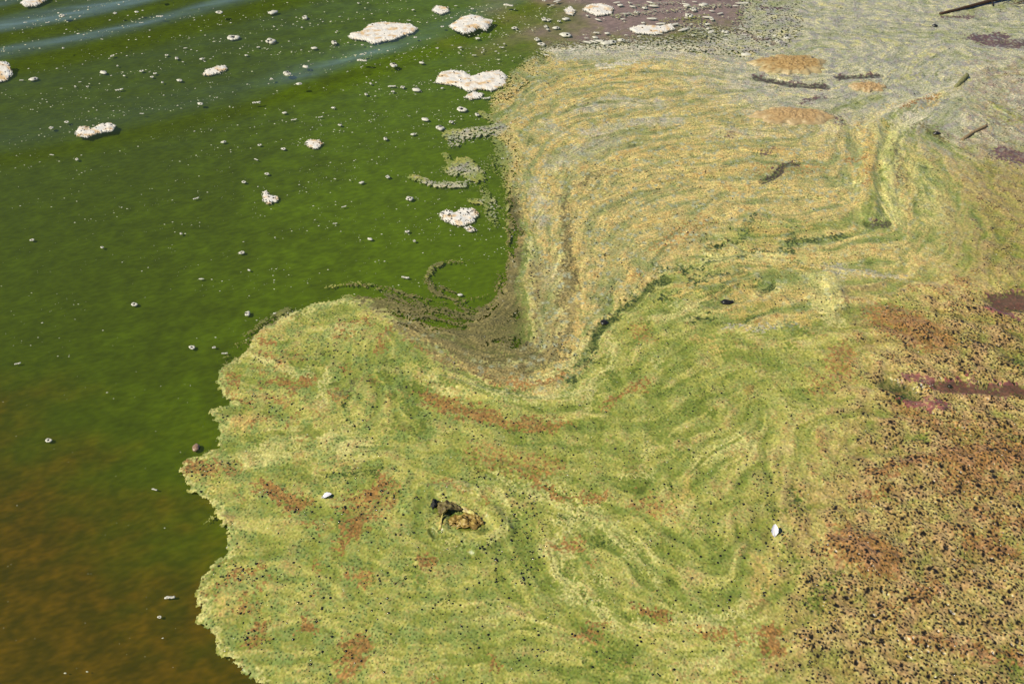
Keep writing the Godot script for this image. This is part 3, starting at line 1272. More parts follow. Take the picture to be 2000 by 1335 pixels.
func build_specks() -> void:
	var r := RandomNumberGenerator.new()
	r.seed = 606
	var places := []
	var n := FastNoiseLite.new()
	n.noise_type = FastNoiseLite.TYPE_SIMPLEX_SMOOTH
	n.frequency = 0.006
	n.fractal_octaves = 3
	n.seed = 8
	var tries := 0
	while places.size() < 7000 and tries < 90000:
		tries += 1
		var x := r.randf_range(-2000.0, 900.0)
		var z := r.randf_range(-4000.0, -850.0)
		var cov := lookup("COVER", x, z)
		if cov > 0.75:
			continue
		var dense := (0.10 + 0.55 * _ss(-1700.0, -2900.0, z) + 0.5 * _ss(-900.0, 0.0, x) * _ss(-1500.0, -2200.0, z) + cov * 0.6) * _ss(-0.25, 0.40, n.get_noise_2d(x * 0.5, z * 1.8 + x * 0.6))
		if r.randf() < dense:
			places.append([x, z, (0.5 + 1.5 * pow(r.randf(), 3.5)) * (1.0 + 0.5 * _ss(-2400.0, -3400.0, z)), r.randf()])
	var st := SurfaceTool.new()
	st.begin(Mesh.PRIMITIVE_TRIANGLES)
	blob(st, Vector3.ZERO, Vector3(1.4, 0.5, 0.8), Color(1, 1, 1), 0.3)
	var mm := MultiMesh.new()
	mm.transform_format = MultiMesh.TRANSFORM_3D
	mm.use_colors = true
	mm.mesh = finish(st)
	mm.instance_count = places.size()
	for i in places.size():
		var p: Array = places[i]
		var s: float = p[2] * 0.001
		mm.set_instance_transform(i, Transform3D(Basis.from_euler(Vector3(0, p[3] * TAU if p[2] < 1.2 else (p[3] - 0.5) * 0.9, 0)).scaled(Vector3(s, s, s)), Vector3(p[0] * 0.001, water_height(p[0], p[1]) * 0.001 + 0.0002, p[1] * 0.001)))
		mm.set_instance_color(i, Color(0.42, 0.45, 0.27).lerp(Color(0.62, 0.60, 0.48), p[3]))
	var o := MultiMeshInstance3D.new()
	o.name = "foam_specks"
	o.multimesh = mm
	var m := plain(Color(1, 1, 1), 0.6)
	m.vertex_color_use_as_albedo = true
	o.material_override = m
	tag(o, "countless tiny specks of scum and froth peppering the green water", "foam specks", "", "stuff")
	add_child(o)


# ---------------------------------------------------------------- feathers, twigs, leaf, pebbles

func feather(label: String, at: Vector2, length: float, width: float, tilt: float, turn: float, lift: float) -> void:
	var o := thing("feather", label, "feather", Vector3(at.x * 0.001, mat_height(at.x, at.y) + lift, at.y * 0.001))
	o.rotation = Vector3(tilt, turn, 0)
	var white := plain(Color(0.90, 0.90, 0.93), 0.6)
	white.backlight_enabled = true
	white.backlight = Color(0.35, 0.35, 0.38)
	# the vane: two curved halves meeting at the shaft, notched along the rim
	for side in [-1.0, 1.0]:
		var st := SurfaceTool.new()
		st.begin(Mesh.PRIMITIVE_TRIANGLES)
		st.set_smooth_group(0)
		var n := 16
		var m := 5
		var grid := []
		for i in n + 1:
			var t := float(i) / n
			var w := width * 0.5 * pow(sin(PI * clampf(t * 0.90 + 0.08, 0.0, 1.0)), 0.75) * (1.0 - 0.25 * t) * (1.0 - (0.16 if i % 4 == 3 else 0.0))
			var row := []
			for j in m + 1:
				var s := float(j) / m
				row.append(Vector3(side * w * s, 0.20 * w * s * s * 2.0 + length * 0.10 * sin(PI * t), -length * (t + 0.10 * s)))
			grid.append(row)
		for i in n:
			for j in m:
				var q := [grid[i][j], grid[i + 1][j], grid[i + 1][j + 1], grid[i][j + 1]]
				for e in ([0, 1, 2, 0, 2, 3] if side > 0.0 else [0, 2, 1, 0, 3, 2]):
					st.add_vertex(q[e] * 0.001)
		part("vane", finish(st), white, o)
	var quill := SurfaceTool.new()
	quill.begin(Mesh.PRIMITIVE_TRIANGLES)
	var path := []
	var radii := []
	for i in 9:
		var t := i / 8.0
		path.append(Vector3(0, 0.4 + length * 0.10 * sin(PI * clampf(t * 1.15 - 0.15, 0.0, 1.0)), -length * (t * 1.1 - 0.15)) * 0.001)
		radii.append(lerpf(0.5, 0.15, t) * 0.001)
	tube(quill, path, radii, 6)
	part("quill", finish(quill), plain(Color(0.82, 0.80, 0.74), 0.4), o)
	# loose down at the foot
	var down := SurfaceTool.new()
	down.begin(Mesh.PRIMITIVE_TRIANGLES)
	for k in 12:
		var a := rng.randf_range(-1.3, 1.3)
		var l := rng.randf_range(0.2, 0.36) * width
		var foot := Vector3(0, 0.5, length * rng.randf_range(-0.1, 0.08))
		var tip := foot + Vector3(sin(a) * l, rng.randf_range(0.2, 2.0), -cos(a) * l * 0.4)
		tube(down, [foot * 0.001, (foot.lerp(tip, 0.5) + Vector3(0, 0.6, 0)) * 0.001, tip * 0.001], [0.0003, 0.00025, 0.0001], 4)
	part("down", finish(down), white, o)


func rod(called: String, label: String, category: String, l: Array, r0: float, r1: float, y0: float, y1: float, c: Color, sink := 0.0) -> Node3D:
	# a twig lying along ground points (mm), base first
	var pts := to_points(l)
	var base := pts[0]
	var o := thing(called, label, category, Vector3(base.x, 0, base.y) * 0.001)
	var path := []
	var radii := []
	var n := 14
	for i in n + 1:
		var t := float(i) / n
		var f := t * (pts.size() - 1)
		var k := mini(int(f), pts.size() - 2)
		var p := pts[k].lerp(pts[k + 1], f - k) - base
		path.append(Vector3(p.x + rng.randf_range(-0.6, 0.6), lerpf(y0, y1, t) - sink, p.y) * 0.001)
		radii.append(lerpf(r0, r1, t) * rng.randf_range(0.88, 1.1) * 0.001)
	var st := SurfaceTool.new()
	st.begin(Mesh.PRIMITIVE_TRIANGLES)
	tube(st, path, radii, 9, 0.08)
	var m := plain(c, 0.75)
	var bark := FastNoiseLite.new()
	bark.frequency = 0.08
	bark.fractal_octaves = 3
	bark.seed = int(base.x)
	var tex := NoiseTexture2D.new()
	tex.width = 128
	tex.height = 128
	tex.seamless = true
	tex.noise = bark
	var ramp := Gradient.new()
	ramp.colors = PackedColorArray([Color(0.45, 0.45, 0.45), Color(1, 1, 1)])
	tex.color_ramp = ramp
	m.albedo_texture = tex
	m.uv1_triplanar = true
	m.uv1_scale = Vector3(22, 22, 22)
	part("stem", finish(st), m, o)
	return o


func lump_mesh(r: Vector3, seed_: int, rough: float) -> ArrayMesh:
	var n := FastNoiseLite.new()
	n.seed = seed_
	n.frequency = 0.9
	n.fractal_octaves = 2
	var st := SurfaceTool.new()
	st.begin(Mesh.PRIMITIVE_TRIANGLES)
	st.set_smooth_group(0)
	var rows := 9
	var around := 14
	for i in rows:
		for j in around:
			var p := []
			for s in [[i, j], [i, j + 1], [i + 1, j + 1], [i + 1, j]]:
				var e: float = -PI / 2 + PI * s[0] / rows
				var a: float = TAU * (s[1] % around) / around
				var d := Vector3(cos(e) * cos(a), sin(e), cos(e) * sin(a))
				p.append(d * r * (1.0 + rough * n.get_noise_3dv(d * 1.6)) * 0.001)
			for k in [0, 1, 2, 0, 2, 3]:
				st.add_vertex(p[k])
	return finish(st)


func sheet(st: SurfaceTool, edge_a: Array, edge_b: Array, sag: float, rough: float) -> void:
	# a crumpled skin between two edges, given as points in mm
	var n := 22
	var m := 16
	var w := FastNoiseLite.new()
	w.seed = int(sag * 13.0) + edge_a.size()
	w.frequency = 0.062
	w.fractal_octaves = 2
	w.fractal_gain = 0.6
	w.noise_type = FastNoiseLite.TYPE_SIMPLEX
	var grid := []
	for i in n + 1:
		var row := []
		for j in m + 1:
			var t := float(i) / n
			var s := float(j) / m
			var p := along(edge_a, t).lerp(along(edge_b, t), s)
			var rag := w.get_noise_2d(p.x * 1.7 + 90.0, p.z * 1.7) * rough * 0.9
			p += Vector3(rag, 0, w.get_noise_2d(p.z * 1.7, p.x * 1.7 + 40.0) * rough * 0.9)
			p.y += sag * sin(PI * s) + rough * w.get_noise_2d(p.x, p.z)
			row.append(p * 0.001)
		grid.append(row)
	st.set_smooth_group(0)
	for i in n:
		for j in m:
			var q := [grid[i][j], grid[i + 1][j], grid[i + 1][j + 1], grid[i][j + 1]]
			for e in [0, 1, 2, 0, 2, 3]:
				st.add_vertex(q[e])
			for e in [0, 2, 1, 0, 3, 2]:
				st.add_vertex(q[e] - Vector3(0, 0.0005, 0))


func along(edge: Array, t: float) -> Vector3:
	var f := t * (edge.size() - 1)
	var k := mini(int(f), edge.size() - 2)
	return (edge[k] as Vector3).lerp(edge[k + 1], f - k)


func mottled(c: Color, rough: float, scale_: float, seed_: int) -> StandardMaterial3D:
	var m := plain(c, rough)
	var n := FastNoiseLite.new()
	n.seed = seed_
	n.frequency = 0.03
	n.fractal_octaves = 4
	n.fractal_gain = 0.65
	var tex := NoiseTexture2D.new()
	tex.width = 256
	tex.height = 256
	tex.seamless = true
	tex.noise = n
	var ramp := Gradient.new()
	ramp.offsets = PackedFloat32Array([0.25, 0.5, 0.72])
	ramp.colors = PackedColorArray([Color(0.55, 0.48, 0.36), Color(0.85, 0.80, 0.68), Color(1, 1, 0.96)])
	tex.color_ramp = ramp
	m.albedo_texture = tex
	m.uv1_triplanar = true
	m.uv1_scale = Vector3(1, 1, 1) * scale_ * 0.18
	return m



# ---------------------------------------------------------------- what lies where (millimetres on the ground)


func lay_regions() -> void:
	region("COVER", 1.0, 5, [-405, -1000, -448, -1031, -465, -1048, -486, -1055, -497, -1090, -517, -1112, -537, -1116, -531, -1133, -528, -1150, -538, -1150, -546, -1169, -549, -1192, -539, -1218, -532, -1239, -539, -1250, -548, -1257, -531, -1250, -506, -1262, -516, -1290, -518, -1315, -533, -1332, -551, -1359, -552, -1371, -575, -1393, -608, -1407, -623, -1434, -638, -1456, -636, -1484, -618, -1499, -583, -1515, -579, -1559, -597, -1589, -618, -1630, -596, -1636, -570, -1637, -588, -1661, -610, -1698, -620, -1726, -614, -1760, -597, -1776, -570, -1818, -571, -1847, -548, -1899, -505, -1929, -451, -1971, -420, -1986, -391, -1989, -359, -1984, -321, -1965, -286, -1933, -261, -1902, -227, -1888, -192, -1871, -110, -1803, -44, -1780, 11, -1780, 44, -1803, 58, -1862, 35, -1942, 28, -2035, 37, -2153, 38, -2281, 21, -2371, 16, -2439, 20, -2524, 17, -2614, 6, -2708, -7, -2817, 0, -2867, 4, -2930, 45, -2995, 70, -3084, 104, -3157, 127, -3212, 194, -3212, 335, -3219, 418, -3226, 556, -3205, 711, -3178, 866, -3247, 940, -3380, 949, -3514, 1087, -3849, 2717, -3849, 1124, -776, -360, -776])
	region("COVER", 0.72, 24, [64, -3254, 197, -3275, 425, -3297, 582, -3289, 706, -3362, 763, -3514, 797, -3849, 1159, -3849, 981, -3185, 468, -3117, 125, -3117])
	region("COVER", 0.66, 24, [128, -3254, 75, -2958, 78, -2371, 47, -2035, 0, -2035, -19, -2325, -48, -2540, -64, -2752, -75, -2927, 16, -3151])
	region("PALE", 0.9, 20, [65, -3325, 427, -3325, 729, -3399, 1087, -3849, 963, -3254, 472, -3157, 142, -3157])
	region("GREY", 0.95, 16, [-361, -1982, -204, -2073, -183, -2143, -98, -2143, -25, -2153, -13, -2406, 26, -2394, 26, -2035, 39, -1853, -44, -1783, -133, -1819, -227, -1888, -276, -1933])
	region("TAN", 0.6, 80, [575, -2303, 922, -2417, 1017, -2697, 1342, -3020, 1330, -2617, 1122, -2216, 1006, -2035, 745, -1924, 453, -1888, 347, -1960, 400, -2113])
	region("GREY", 0.42, 60, [1223, -2724, 2019, -2780, 1658, -2035, 995, -2035, 990, -2281])
	region("GREEN", 0.42, 80, [-183, -1557, 0, -1586, 254, -1543, 317, -1384, 229, -1264, 58, -1409, -98, -1448])
	region("GREEN", 0.36, 80, [366, -1819, 618, -1803, 626, -1630, 478, -1488, 335, -1543])
	region("TAN", 1.0, 40, [65, -3289, 803, -3254, 957, -2867, 1038, -2780, 910, -2371, 825, -2281, 571, -2281, 414, -2133, 346, -2064, 232, -1960, 179, -1853, 117, -1683, 42, -1660, -43, -1709, -165, -1786, -259, -1871, -241, -1933, -110, -1803, 0, -1780, 45, -1888, 12, -2073, 25, -2281, -13, -2441, -59, -2897])
	region("PALE", 0.95, 140, [688, -3849, 2717, -3849, 2038, -2540, 1291, -2540, 1143, -2643, 1002, -2809, 711, -2724, 597, -2927, 538, -3185])
	region("CRUST", 1.0, 110, [839, -1978, 1006, -2035, 1817, -2113, 1124, -776, 427, -776, 453, -1082, 519, -1241, 552, -1409, 619, -1543, 720, -1630, 761, -1754, 752, -1906])
	region("CRUST", 0.55, 40, [1413, -3151, 2390, -3219, 1776, -2035, 1042, -2035, 1156, -2325, 1205, -2617])


func lay_scum() -> void:
	stroke("COVER", 41, 0.86, [20, -2153, -12, -1978, -79, -1862])
	stroke("COVER", 54, 0.8, [-227, -1888, -133, -1826, -44, -1803])
	stroke("COVER", 25, 0.85, [-226, -1879, -133, -1806, -33, -1776, 38, -1803, 52, -1888, 28, -2035, 30, -2216])
	stroke("COVER", 20, 0.8, [-300, -1945, -238, -1888, -178, -1833])
	stroke("COVER", 51, 0.56, [-301, -1963, -195, -1920, -113, -1888, -23, -1888])
	stroke("COVER", 17, 0.58, [-374, -1993, -303, -1978, -231, -1949])
	stroke("COVER", 21, 0.62, [0, -2406, 4, -2237, -5, -2093, -37, -1960, -79, -1888])
	stroke("COVER", 29, 0.42, [-139, -1960, -68, -1888, -17, -1960])
	stroke("COVER", 8, 0.5, [-18, -2042, -59, -2006, -117, -1987, -176, -2012, -201, -2064, -188, -2113, -146, -2137, -103, -2129])
	stroke("COVER", 9, 0.48, [-426, -2035, -357, -2050, -271, -2023, -199, -1987])
	stroke("COVER", 7, 0.46, [-198, -1978, -166, -2035, -117, -2006])
	stroke("COVER", 33, 0.62, [-170, -2719, -100, -2730, -36, -2752, -14, -2697])
	stroke("COVER", 30, 0.64, [-156, -2540, -130, -2578, -97, -2502])
	stroke("COVER", 16, 0.62, [-262, -2500, -200, -2465, -127, -2465])
	stroke("COVER", 20, 0.55, [-98, -2389, -59, -2389])
	stroke("COVER", 11, 0.5, [-183, -2617, -164, -2565])
	stroke("COVER", 15, 0.55, [-88, -2838, -51, -2794])
	stroke("COVER", 17, 0.42, [-80, -2465, -65, -2382, -44, -2281])
	stroke("COVER", 21, 0.4, [-55, -2617, -34, -2514])
	stroke("COVER", 15, 0.45, [-134, -2697, -168, -2656])
	stroke("COVER", 39, 0.26, [-56, -2643, -39, -2371, -50, -2237])
	stroke("COVER", 14, 0.4, [-508, -1949, -567, -1888, -615, -1786])
	stroke("COVER", 7, 0.3, [-617, -1586, -611, -1515])
	stroke("COVER", 5, 0.5, [-551, -1369, -552, -1355, -564, -1331])
	stroke("COVER", 66, 0.44, [596, -3399, 685, -3325, 795, -3399])
	stroke("COVER", 35, 0.42, [322, -3268, 487, -3304, 641, -3247])
	stroke("COVER", 17, 0.42, [336, -3475, 509, -3514, 719, -3561])
	stroke("COVER", 14, 0.42, [410, -3546, 568, -3586])
	stroke("COVER", 15, 0.42, [484, -3437, 639, -3475])
	stroke("PALE", 37, 0.55, [191, -2852, 296, -2897, 428, -2882])
	stroke("PALE", 29, 0.6, [213, -2724, 346, -2780, 463, -2794])
	stroke("PALE", 42, 0.55, [109, -2565, 180, -2617, 283, -2697])
	stroke("PALE", 24, 0.5, [87, -2780, 128, -2724])
	stroke("PALE", 19, 0.9, [96, -3226, 240, -3236, 417, -3254, 559, -3233])
	stroke("PALE", 16, 0.9, [265, -3117, 376, -3144])
	stroke("PALE", 19, 0.6, [413, -3202, 554, -3185])
	stroke("PALE", 26, 0.5, [47, -2465, 78, -2371, 63, -2281])
	stroke("PALE", 18, 0.45, [50, -2195, 72, -2073])
	stroke("PALE", 24, 0.4, [83, -2035, 108, -2093])
	stroke("PALE", 23, 0.5, [768, -3052, 860, -3052])
	stroke("PALE", 34, 0.5, [1076, -3475, 1202, -3437])
	stroke("PALE", 43, 0.4, [683, -2724, 568, -2719])
	stroke("PALE", 43, 0.8, [-162, -2683, -57, -2752])
	stroke("PALE", 34, 0.8, [-162, -2514, -95, -2540])
	stroke("PALE", 27, 0.8, [-227, -2478, -126, -2461])
	stroke("PALE", 26, 0.7, [-66, -2417, -51, -2325])
	stroke("PALE", 57, 0.9, [329, -3362, 559, -3362, 783, -3325])
	stroke("PALE", 77, 0.9, [339, -3514, 684, -3553])
	stroke("PALE", 8, 0.7, [741, -2123, 818, -2087, 908, -2064])
	stroke("GREY", 21, 1, [0, -2382, 5, -2237, -2, -2113, -24, -2035, -57, -1924])
	stroke("GREY", 15, 0.9, [-352, -2006, -278, -1960, -208, -1951])
	stroke("GREY", 34, 0.9, [-238, -1888, -159, -1888, -45, -1853, 44, -1803])
	stroke("GREY", 14, 0.9, [-201, -2035, -157, -2113])
	stroke("GREY", 11, 0.9, [-380, -2044, -283, -2025, -199, -1987])
	stroke("GREY", 17, 0.8, [-508, -1949, -567, -1888, -613, -1778])
	stroke("GREY", 22, 0.9, [-133, -1819, -44, -1786, 22, -1786])
	stroke("GREY", 9, 0.8, [132, -2417, 132, -2259, 132, -2093, 104, -1960])
	stroke("GREY", 9, 0.7, [245, -2540, 145, -2429])
	stroke("GREY", 12, 0.6, [-82, -1997, -23, -1960])
	stroke("GREY", 7, 0.6, [-138, -1264, -96, -1257])
	stroke("GREY", 7, 0.6, [-515, -1342, -537, -1334])
	stroke("GREY", 15, 0.4, [523, -1461, 513, -1359])
	stroke("GREY", 18, 0.5, [754, -2016, 853, -2035])
	stroke("GREY", 38, 0.35, [1079, -2281, 992, -2195])
	stroke("GREY", 42, 0.4, [1157, -2643, 1138, -2724])
	stroke("OCHRE", 12, 0.8, [28, -2724, 90, -2958, 169, -3052])
	stroke("OCHRE", 9, 0.8, [14, -2540, 39, -2417, 44, -2237])
	stroke("OCHRE", 8, 0.9, [54, -2514, 98, -2643, 154, -2670])
	stroke("OCHRE", 9, 0.8, [162, -2216, 142, -2035, 147, -1888, 110, -1786, 43, -1738, -44, -1762, -132, -1803, -226, -1879])
	stroke("OCHRE", 8, 0.7, [0, -1722, 64, -1714, 131, -1762])
	stroke("OCHRE", 18, 0.7, [221, -2153, 301, -2093, 236, -2016])
	stroke("OCHRE", 27, 0.6, [303, -2417, 443, -2490, 611, -2540])
	stroke("OCHRE", 28, 0.6, [346, -2617, 561, -2670, 762, -2617])
	stroke("OCHRE", 25, 0.6, [252, -2259, 385, -2325])
	stroke("OCHRE", 18, 0.8, [981, -2724, 957, -2565, 912, -2490])
	stroke("OCHRE", 15, 0.7, [1016, -2809, 1122, -2882, 1239, -2927])
	stroke("OCHRE", 19, 0.7, [595, -2195, 761, -2281])
	stroke("OCHRE", 29, 0.6, [512, -1978, 659, -2016, 718, -1960])
	stroke("OCHRE", 23, 0.6, [513, -1906, 687, -1924])
	stroke("OCHRE", 12, 0.7, [439, -1252, 440, -1207, 415, -1164])
	stroke("OCHRE", 12, 0.7, [329, -1409, 307, -1384])
	stroke("OCHRE", 19, 0.5, [630, -1371, 532, -1359])
	stroke("OCHRE", 9, 0.7, [515, -1133, 471, -1042])
	stroke("OCHRE", 12, 0.6, [-528, -1196, -537, -1175])
	stroke("OCHRE", 13, 0.7, [-503, -1164, -473, -1122])
	stroke("OCHRE", 9, 0.6, [-445, -1087, -432, -1107])
	stroke("OCHRE", 10, 0.6, [-562, -1622, -512, -1630])
	stroke("OCHRE", 13, 0.6, [-583, -1422, -550, -1403])
	stroke("OCHRE", 7, 0.6, [-540, -1862, -486, -1879])
	stroke("OCHRE", 8, 0.6, [-523, -1762, -464, -1730])
	stroke("OCHRE", 16, 0.5, [-592, -1667, -582, -1698])
	stroke("MUD", 14, 1, [736, -3046, 827, -3001, 931, -2989])
	stroke("MUD", 12, 1, [981, -3046, 1107, -3058])
	stroke("MUD", 9, 0.8, [844, -2891, 913, -2927])
	stroke("MUD", 6, 0.9, [918, -2823, 921, -2774])
	stroke("MUD", 8, 0.9, [655, -2475, 693, -2502, 722, -2552, 755, -2565])
	stroke("MUD", 6, 0.9, [679, -2617, 718, -2643])
	stroke("MUD", 4, 0.9, [594, -2702, 626, -2708])
	stroke("MUD", 6, 0.9, [888, -2281, 935, -2287])
	stroke("MUD", 11, 0.9, [824, -1725, 888, -1703])
	stroke("MUD", 7, 0.8, [839, -1645, 888, -1630])
	stroke("MUD", 18, 1, [897, -1698, 980, -1690, 1084, -1683])
	stroke("MUD", 16, 0.9, [818, -1645, 879, -1637])
	stroke("MUD", 35, 0.95, [1118, -1978, 1223, -1978])
	stroke("MUD", 12, 0.9, [1086, -1951, 1123, -1924])
	stroke("MUD", 24, 0.8, [1462, -3307, 1565, -3325])
	stroke("MUD", 40, 0.7, [1499, -3272, 1686, -3254])
	stroke("MUD", 13, 0.7, [1407, -3456, 1511, -3467])
	stroke("MUD", 41, 0.7, [1330, -2617, 1485, -2514])
	stroke("MUD", 17, 0.5, [1189, -2752, 1229, -2697])
	stroke("MUD", 6, 0.8, [958, -1722, 971, -1730])
	stroke("MUD", 9, 0.9, [818, -3538, 900, -3522])
	stroke("MUD", 20, 0.6, [723, -3362, 822, -3272])
	stroke("OCHRE", 10, 0.95, [368, -1993, 457, -2050, 542, -2081])
	stroke("OCHRE", 8, 0.95, [452, -1993, 522, -2050, 556, -2081])
	stroke("OCHRE", 14, 0.95, [499, -2002, 572, -2056])
	stroke("OCHRE", 16, 0.95, [504, -1927, 573, -1967, 625, -1987])
	stroke("OCHRE", 26, 0.8, [597, -2265, 673, -2246])
	stroke("OCHRE", 13, 0.8, [624, -2109, 696, -2105])
	stroke("OCHRE", 12, 0.95, [573, -1913, 659, -1902])
	stroke("OCHRE", 10, 0.95, [398, -1841, 436, -1850])
	stroke("OCHRE", 10, 0.95, [434, -1813, 445, -1811])
	stroke("OCHRE", 6, 0.95, [-568, -1869, -506, -1892, -433, -1902])
	stroke("OCHRE", 12, 0.95, [-562, -1590, -529, -1609, -539, -1574])
	stroke("OCHRE", 12, 0.95, [311, -1399, 341, -1437])
	stroke("OCHRE", 7, 0.95, [414, -1149, 443, -1241])
	stroke("OCHRE", 12, 0.95, [972, -2769, 977, -2680, 975, -2611, 938, -2519])
	stroke("OCHRE", 9, 0.95, [1045, -2780, 1018, -2694])
	stroke("OCHRE", 7, 0.95, [1128, -2820, 1232, -2900])
	stroke("GREY", 6, 0.9, [-328, -1714, -344, -1675])
	stroke("GREY", 6, 0.9, [1050, -2670, 1020, -2463])
	stroke("GREY", 5, 0.9, [1130, -2622, 1122, -2534])
	stroke("GREY", 5, 0.9, [1224, -2529, 1219, -2485])
	stroke("GREY", 15, 0.9, [1146, -2769, 1183, -2694])
	stroke("GREY", 12, 0.85, [-191, -1862, -87, -1767, 11, -1741, 88, -1786, 125, -1888, 137, -2073, 134, -2259, 132, -2417])
	stroke("GREY", 8, 0.7, [-225, -1862, -131, -1762, -43, -1725, 43, -1725])
	stroke("GREY", 20, 0.85, [5, -2399, 10, -2237, 5, -2093, -17, -1978])
	stroke("OCHRE", 23, 0.6, [910, -2371, 976, -2325, 1079, -2281])
	stroke("GREY", 31, 0.35, [1150, -2617, 1131, -2371])
	stroke("GREY", 26, 0.55, [48, -2113, 72, -1960, 73, -1819, 22, -1738, -65, -1754])
	stroke("COVER", 11, 0.36, [-533, -1332, -551, -1359, -552, -1371, -575, -1393, -608, -1407, -623, -1434, -638, -1456, -636, -1484, -618, -1499, -583, -1515, -579, -1559, -597, -1589, -618, -1630, -596, -1636, -570, -1637, -588, -1661, -610, -1698, -620, -1726, -614, -1760, -597, -1776, -570, -1818, -571, -1847, -548, -1899, -505, -1929, -451, -1971, -420, -1986, -391, -1989, -359, -1984, -321, -1965, -286, -1933, -261, -1902])
	stroke("PALE", 8, 0.8, [468, -1902, 532, -1888, 638, -1893])
	stroke("PALE", 9, 0.8, [743, -2093, 837, -2083])


func lay_colours() -> void:
	stroke("CREAM", 8, 0.9, [-405, -1000, -448, -1031, -465, -1048, -486, -1055, -497, -1090, -517, -1112, -537, -1116, -531, -1133, -528, -1150, -538, -1150, -546, -1169, -549, -1192, -539, -1218, -532, -1239, -539, -1250, -548, -1257, -531, -1250, -506, -1262, -516, -1290, -518, -1315, -533, -1332, -551, -1359, -552, -1371, -575, -1393, -608, -1407, -623, -1434, -638, -1456, -636, -1484, -618, -1499, -583, -1515, -579, -1559, -597, -1589, -618, -1630, -596, -1636, -570, -1637, -588, -1661, -610, -1698, -620, -1726, -614, -1760, -597, -1776, -570, -1818, -571, -1847, -548, -1899, -505, -1929, -451, -1971, -420, -1986, -391, -1989, -359, -1984, -321, -1965, -286, -1933, -261, -1902])
	stroke("CREAM", 21, 0.95, [99, -3219, 195, -3229, 336, -3243, 420, -3247, 559, -3233])
	stroke("CREAM", 16, 0.8, [265, -3117, 376, -3144])
	stroke("GREEN", 21, 0.95, [791, -1694, 806, -1657])
	stroke("GREEN", 9, 1.0, [654, -2473, 688, -2497, 718, -2545, 752, -2565])
	stroke("GREEN", 6, 1.0, [679, -2617, 718, -2643])
	stroke("GREEN", 4, 1.0, [888, -2281, 935, -2287])
	stroke("GREEN", 4, 1.0, [594, -2702, 626, -2708])
	stroke("GREEN", 5, 1.0, [727, -2399, 775, -2408])
	stroke("GREEN", 4, 1.0, [525, -1396, 528, -1371])
	stroke("GREEN", 4, 1.0, [552, -1218, 555, -1207])
	stroke("GREEN", 6, 0.98, [196, -1902, 212, -1909])
	stroke("BROWN", 12, 0.9, [-548, -1845, -529, -1838])
	stroke("BROWN", 9, 0.7, [-529, -1796, -511, -1793])
	stroke("BROWN", 8, 0.8, [-496, -1765, -486, -1757])
	stroke("BROWN", 7, 1, [-597, -1738, -585, -1719, -569, -1703])
	stroke("BROWN", 11, 0.9, [-519, -1706, -472, -1714, -420, -1714])
	stroke("BROWN", 6, 0.9, [-465, -1683, -419, -1709])
	stroke("BROWN", 5, 0.7, [-539, -1754, -514, -1738])
	stroke("BROWN", 15, 0.6, [-485, -1660, -471, -1648])
	stroke("BROWN", 5, 0.9, [-558, -1651, -529, -1642])
	stroke("BROWN", 5, 1, [-529, -1596, -484, -1599])
	stroke("BROWN", 4, 0.8, [-451, -1574, -443, -1621])
	stroke("BROWN", 4, 0.8, [-427, -1554, -397, -1544])
	stroke("BROWN", 10, 0.7, [-364, -1684, -357, -1657])
	stroke("BROWN", 4, 0.8, [-354, -1734, -351, -1760])
	stroke("BROWN", 12, 0.5, [-398, -1621, -385, -1606])
	stroke("BROWN", 14, 0.45, [-475, -1803, -450, -1786])
	stroke("BROWN", 5, 0.8, [-585, -1687, -578, -1667])
	stroke("BROWN", 18, 0.75, [-618, -1468, -598, -1468])
	stroke("BROWN", 22, 0.6, [-565, -1474, -537, -1459])
	stroke("BROWN", 16, 0.9, [-473, -1428, -440, -1407, -405, -1369])
	stroke("BROWN", 8, 0.8, [-394, -1390, -381, -1379])
	stroke("BROWN", 7, 0.5, [-520, -1407, -501, -1399])
	stroke("BROWN", 6, 0.7, [-377, -1334, -342, -1322])
	stroke("BROWN", 10, 0.9, [-309, -1299, -291, -1322, -279, -1344])
	stroke("BROWN", 7, 0.9, [-503, -1193, -483, -1221, -447, -1231])
	stroke("BROWN", 8, 0.9, [-439, -1192, -428, -1201])
	stroke("BROWN", 9, 0.6, [-517, -1177, -506, -1175])
	stroke("BROWN", 15, 0.6, [-459, -1151, -444, -1147])
	stroke("BROWN", 10, 0.7, [-427, -1110, -416, -1098])
	stroke("BROWN", 9, 0.7, [-443, -1074, -421, -1082])
	stroke("BROWN", 11, 0.9, [-349, -1117, -335, -1097])
	stroke("BROWN", 4, 0.9, [-341, -1180, -335, -1175])
	stroke("BROWN", 7, 0.6, [-355, -1241, -340, -1235])
	stroke("BROWN", 6, 0.5, [-509, -1241, -491, -1248])
	stroke("BROWN", 14, 0.8, [-256, -1082, -272, -1064])
	stroke("BROWN", 17, 0.7, [-279, -1019, -260, -1033])
	stroke("BROWN", 8, 0.95, [-308, -1401, -271, -1412, -222, -1428])
	stroke("BROWN", 12, 1, [-249, -1448, -267, -1390])
	stroke("BROWN", 8, 0.9, [-308, -1315, -273, -1332, -246, -1347])
	stroke("BROWN", 8, 0.9, [-312, -1266, -289, -1304, -263, -1344])
	stroke("BROWN", 34, 0.55, [-295, -1359, -241, -1396])
	stroke("BROWN", 4, 0.8, [-151, -1440, -117, -1428, -88, -1405])
	stroke("BROWN", 12, 0.8, [-159, -1247, -144, -1237])
	stroke("BROWN", 4, 0.9, [-57, -1377, -43, -1389])
	stroke("BROWN", 18, 0.6, [-275, -1216, -253, -1205])
	stroke("BROWN", 13, 0.75, [97, -1275, 120, -1284])
	stroke("BROWN", 4, 0.8, [146, -1241, 153, -1236])
	stroke("BROWN", 4, 0.95, [133, -1110, 166, -1115])
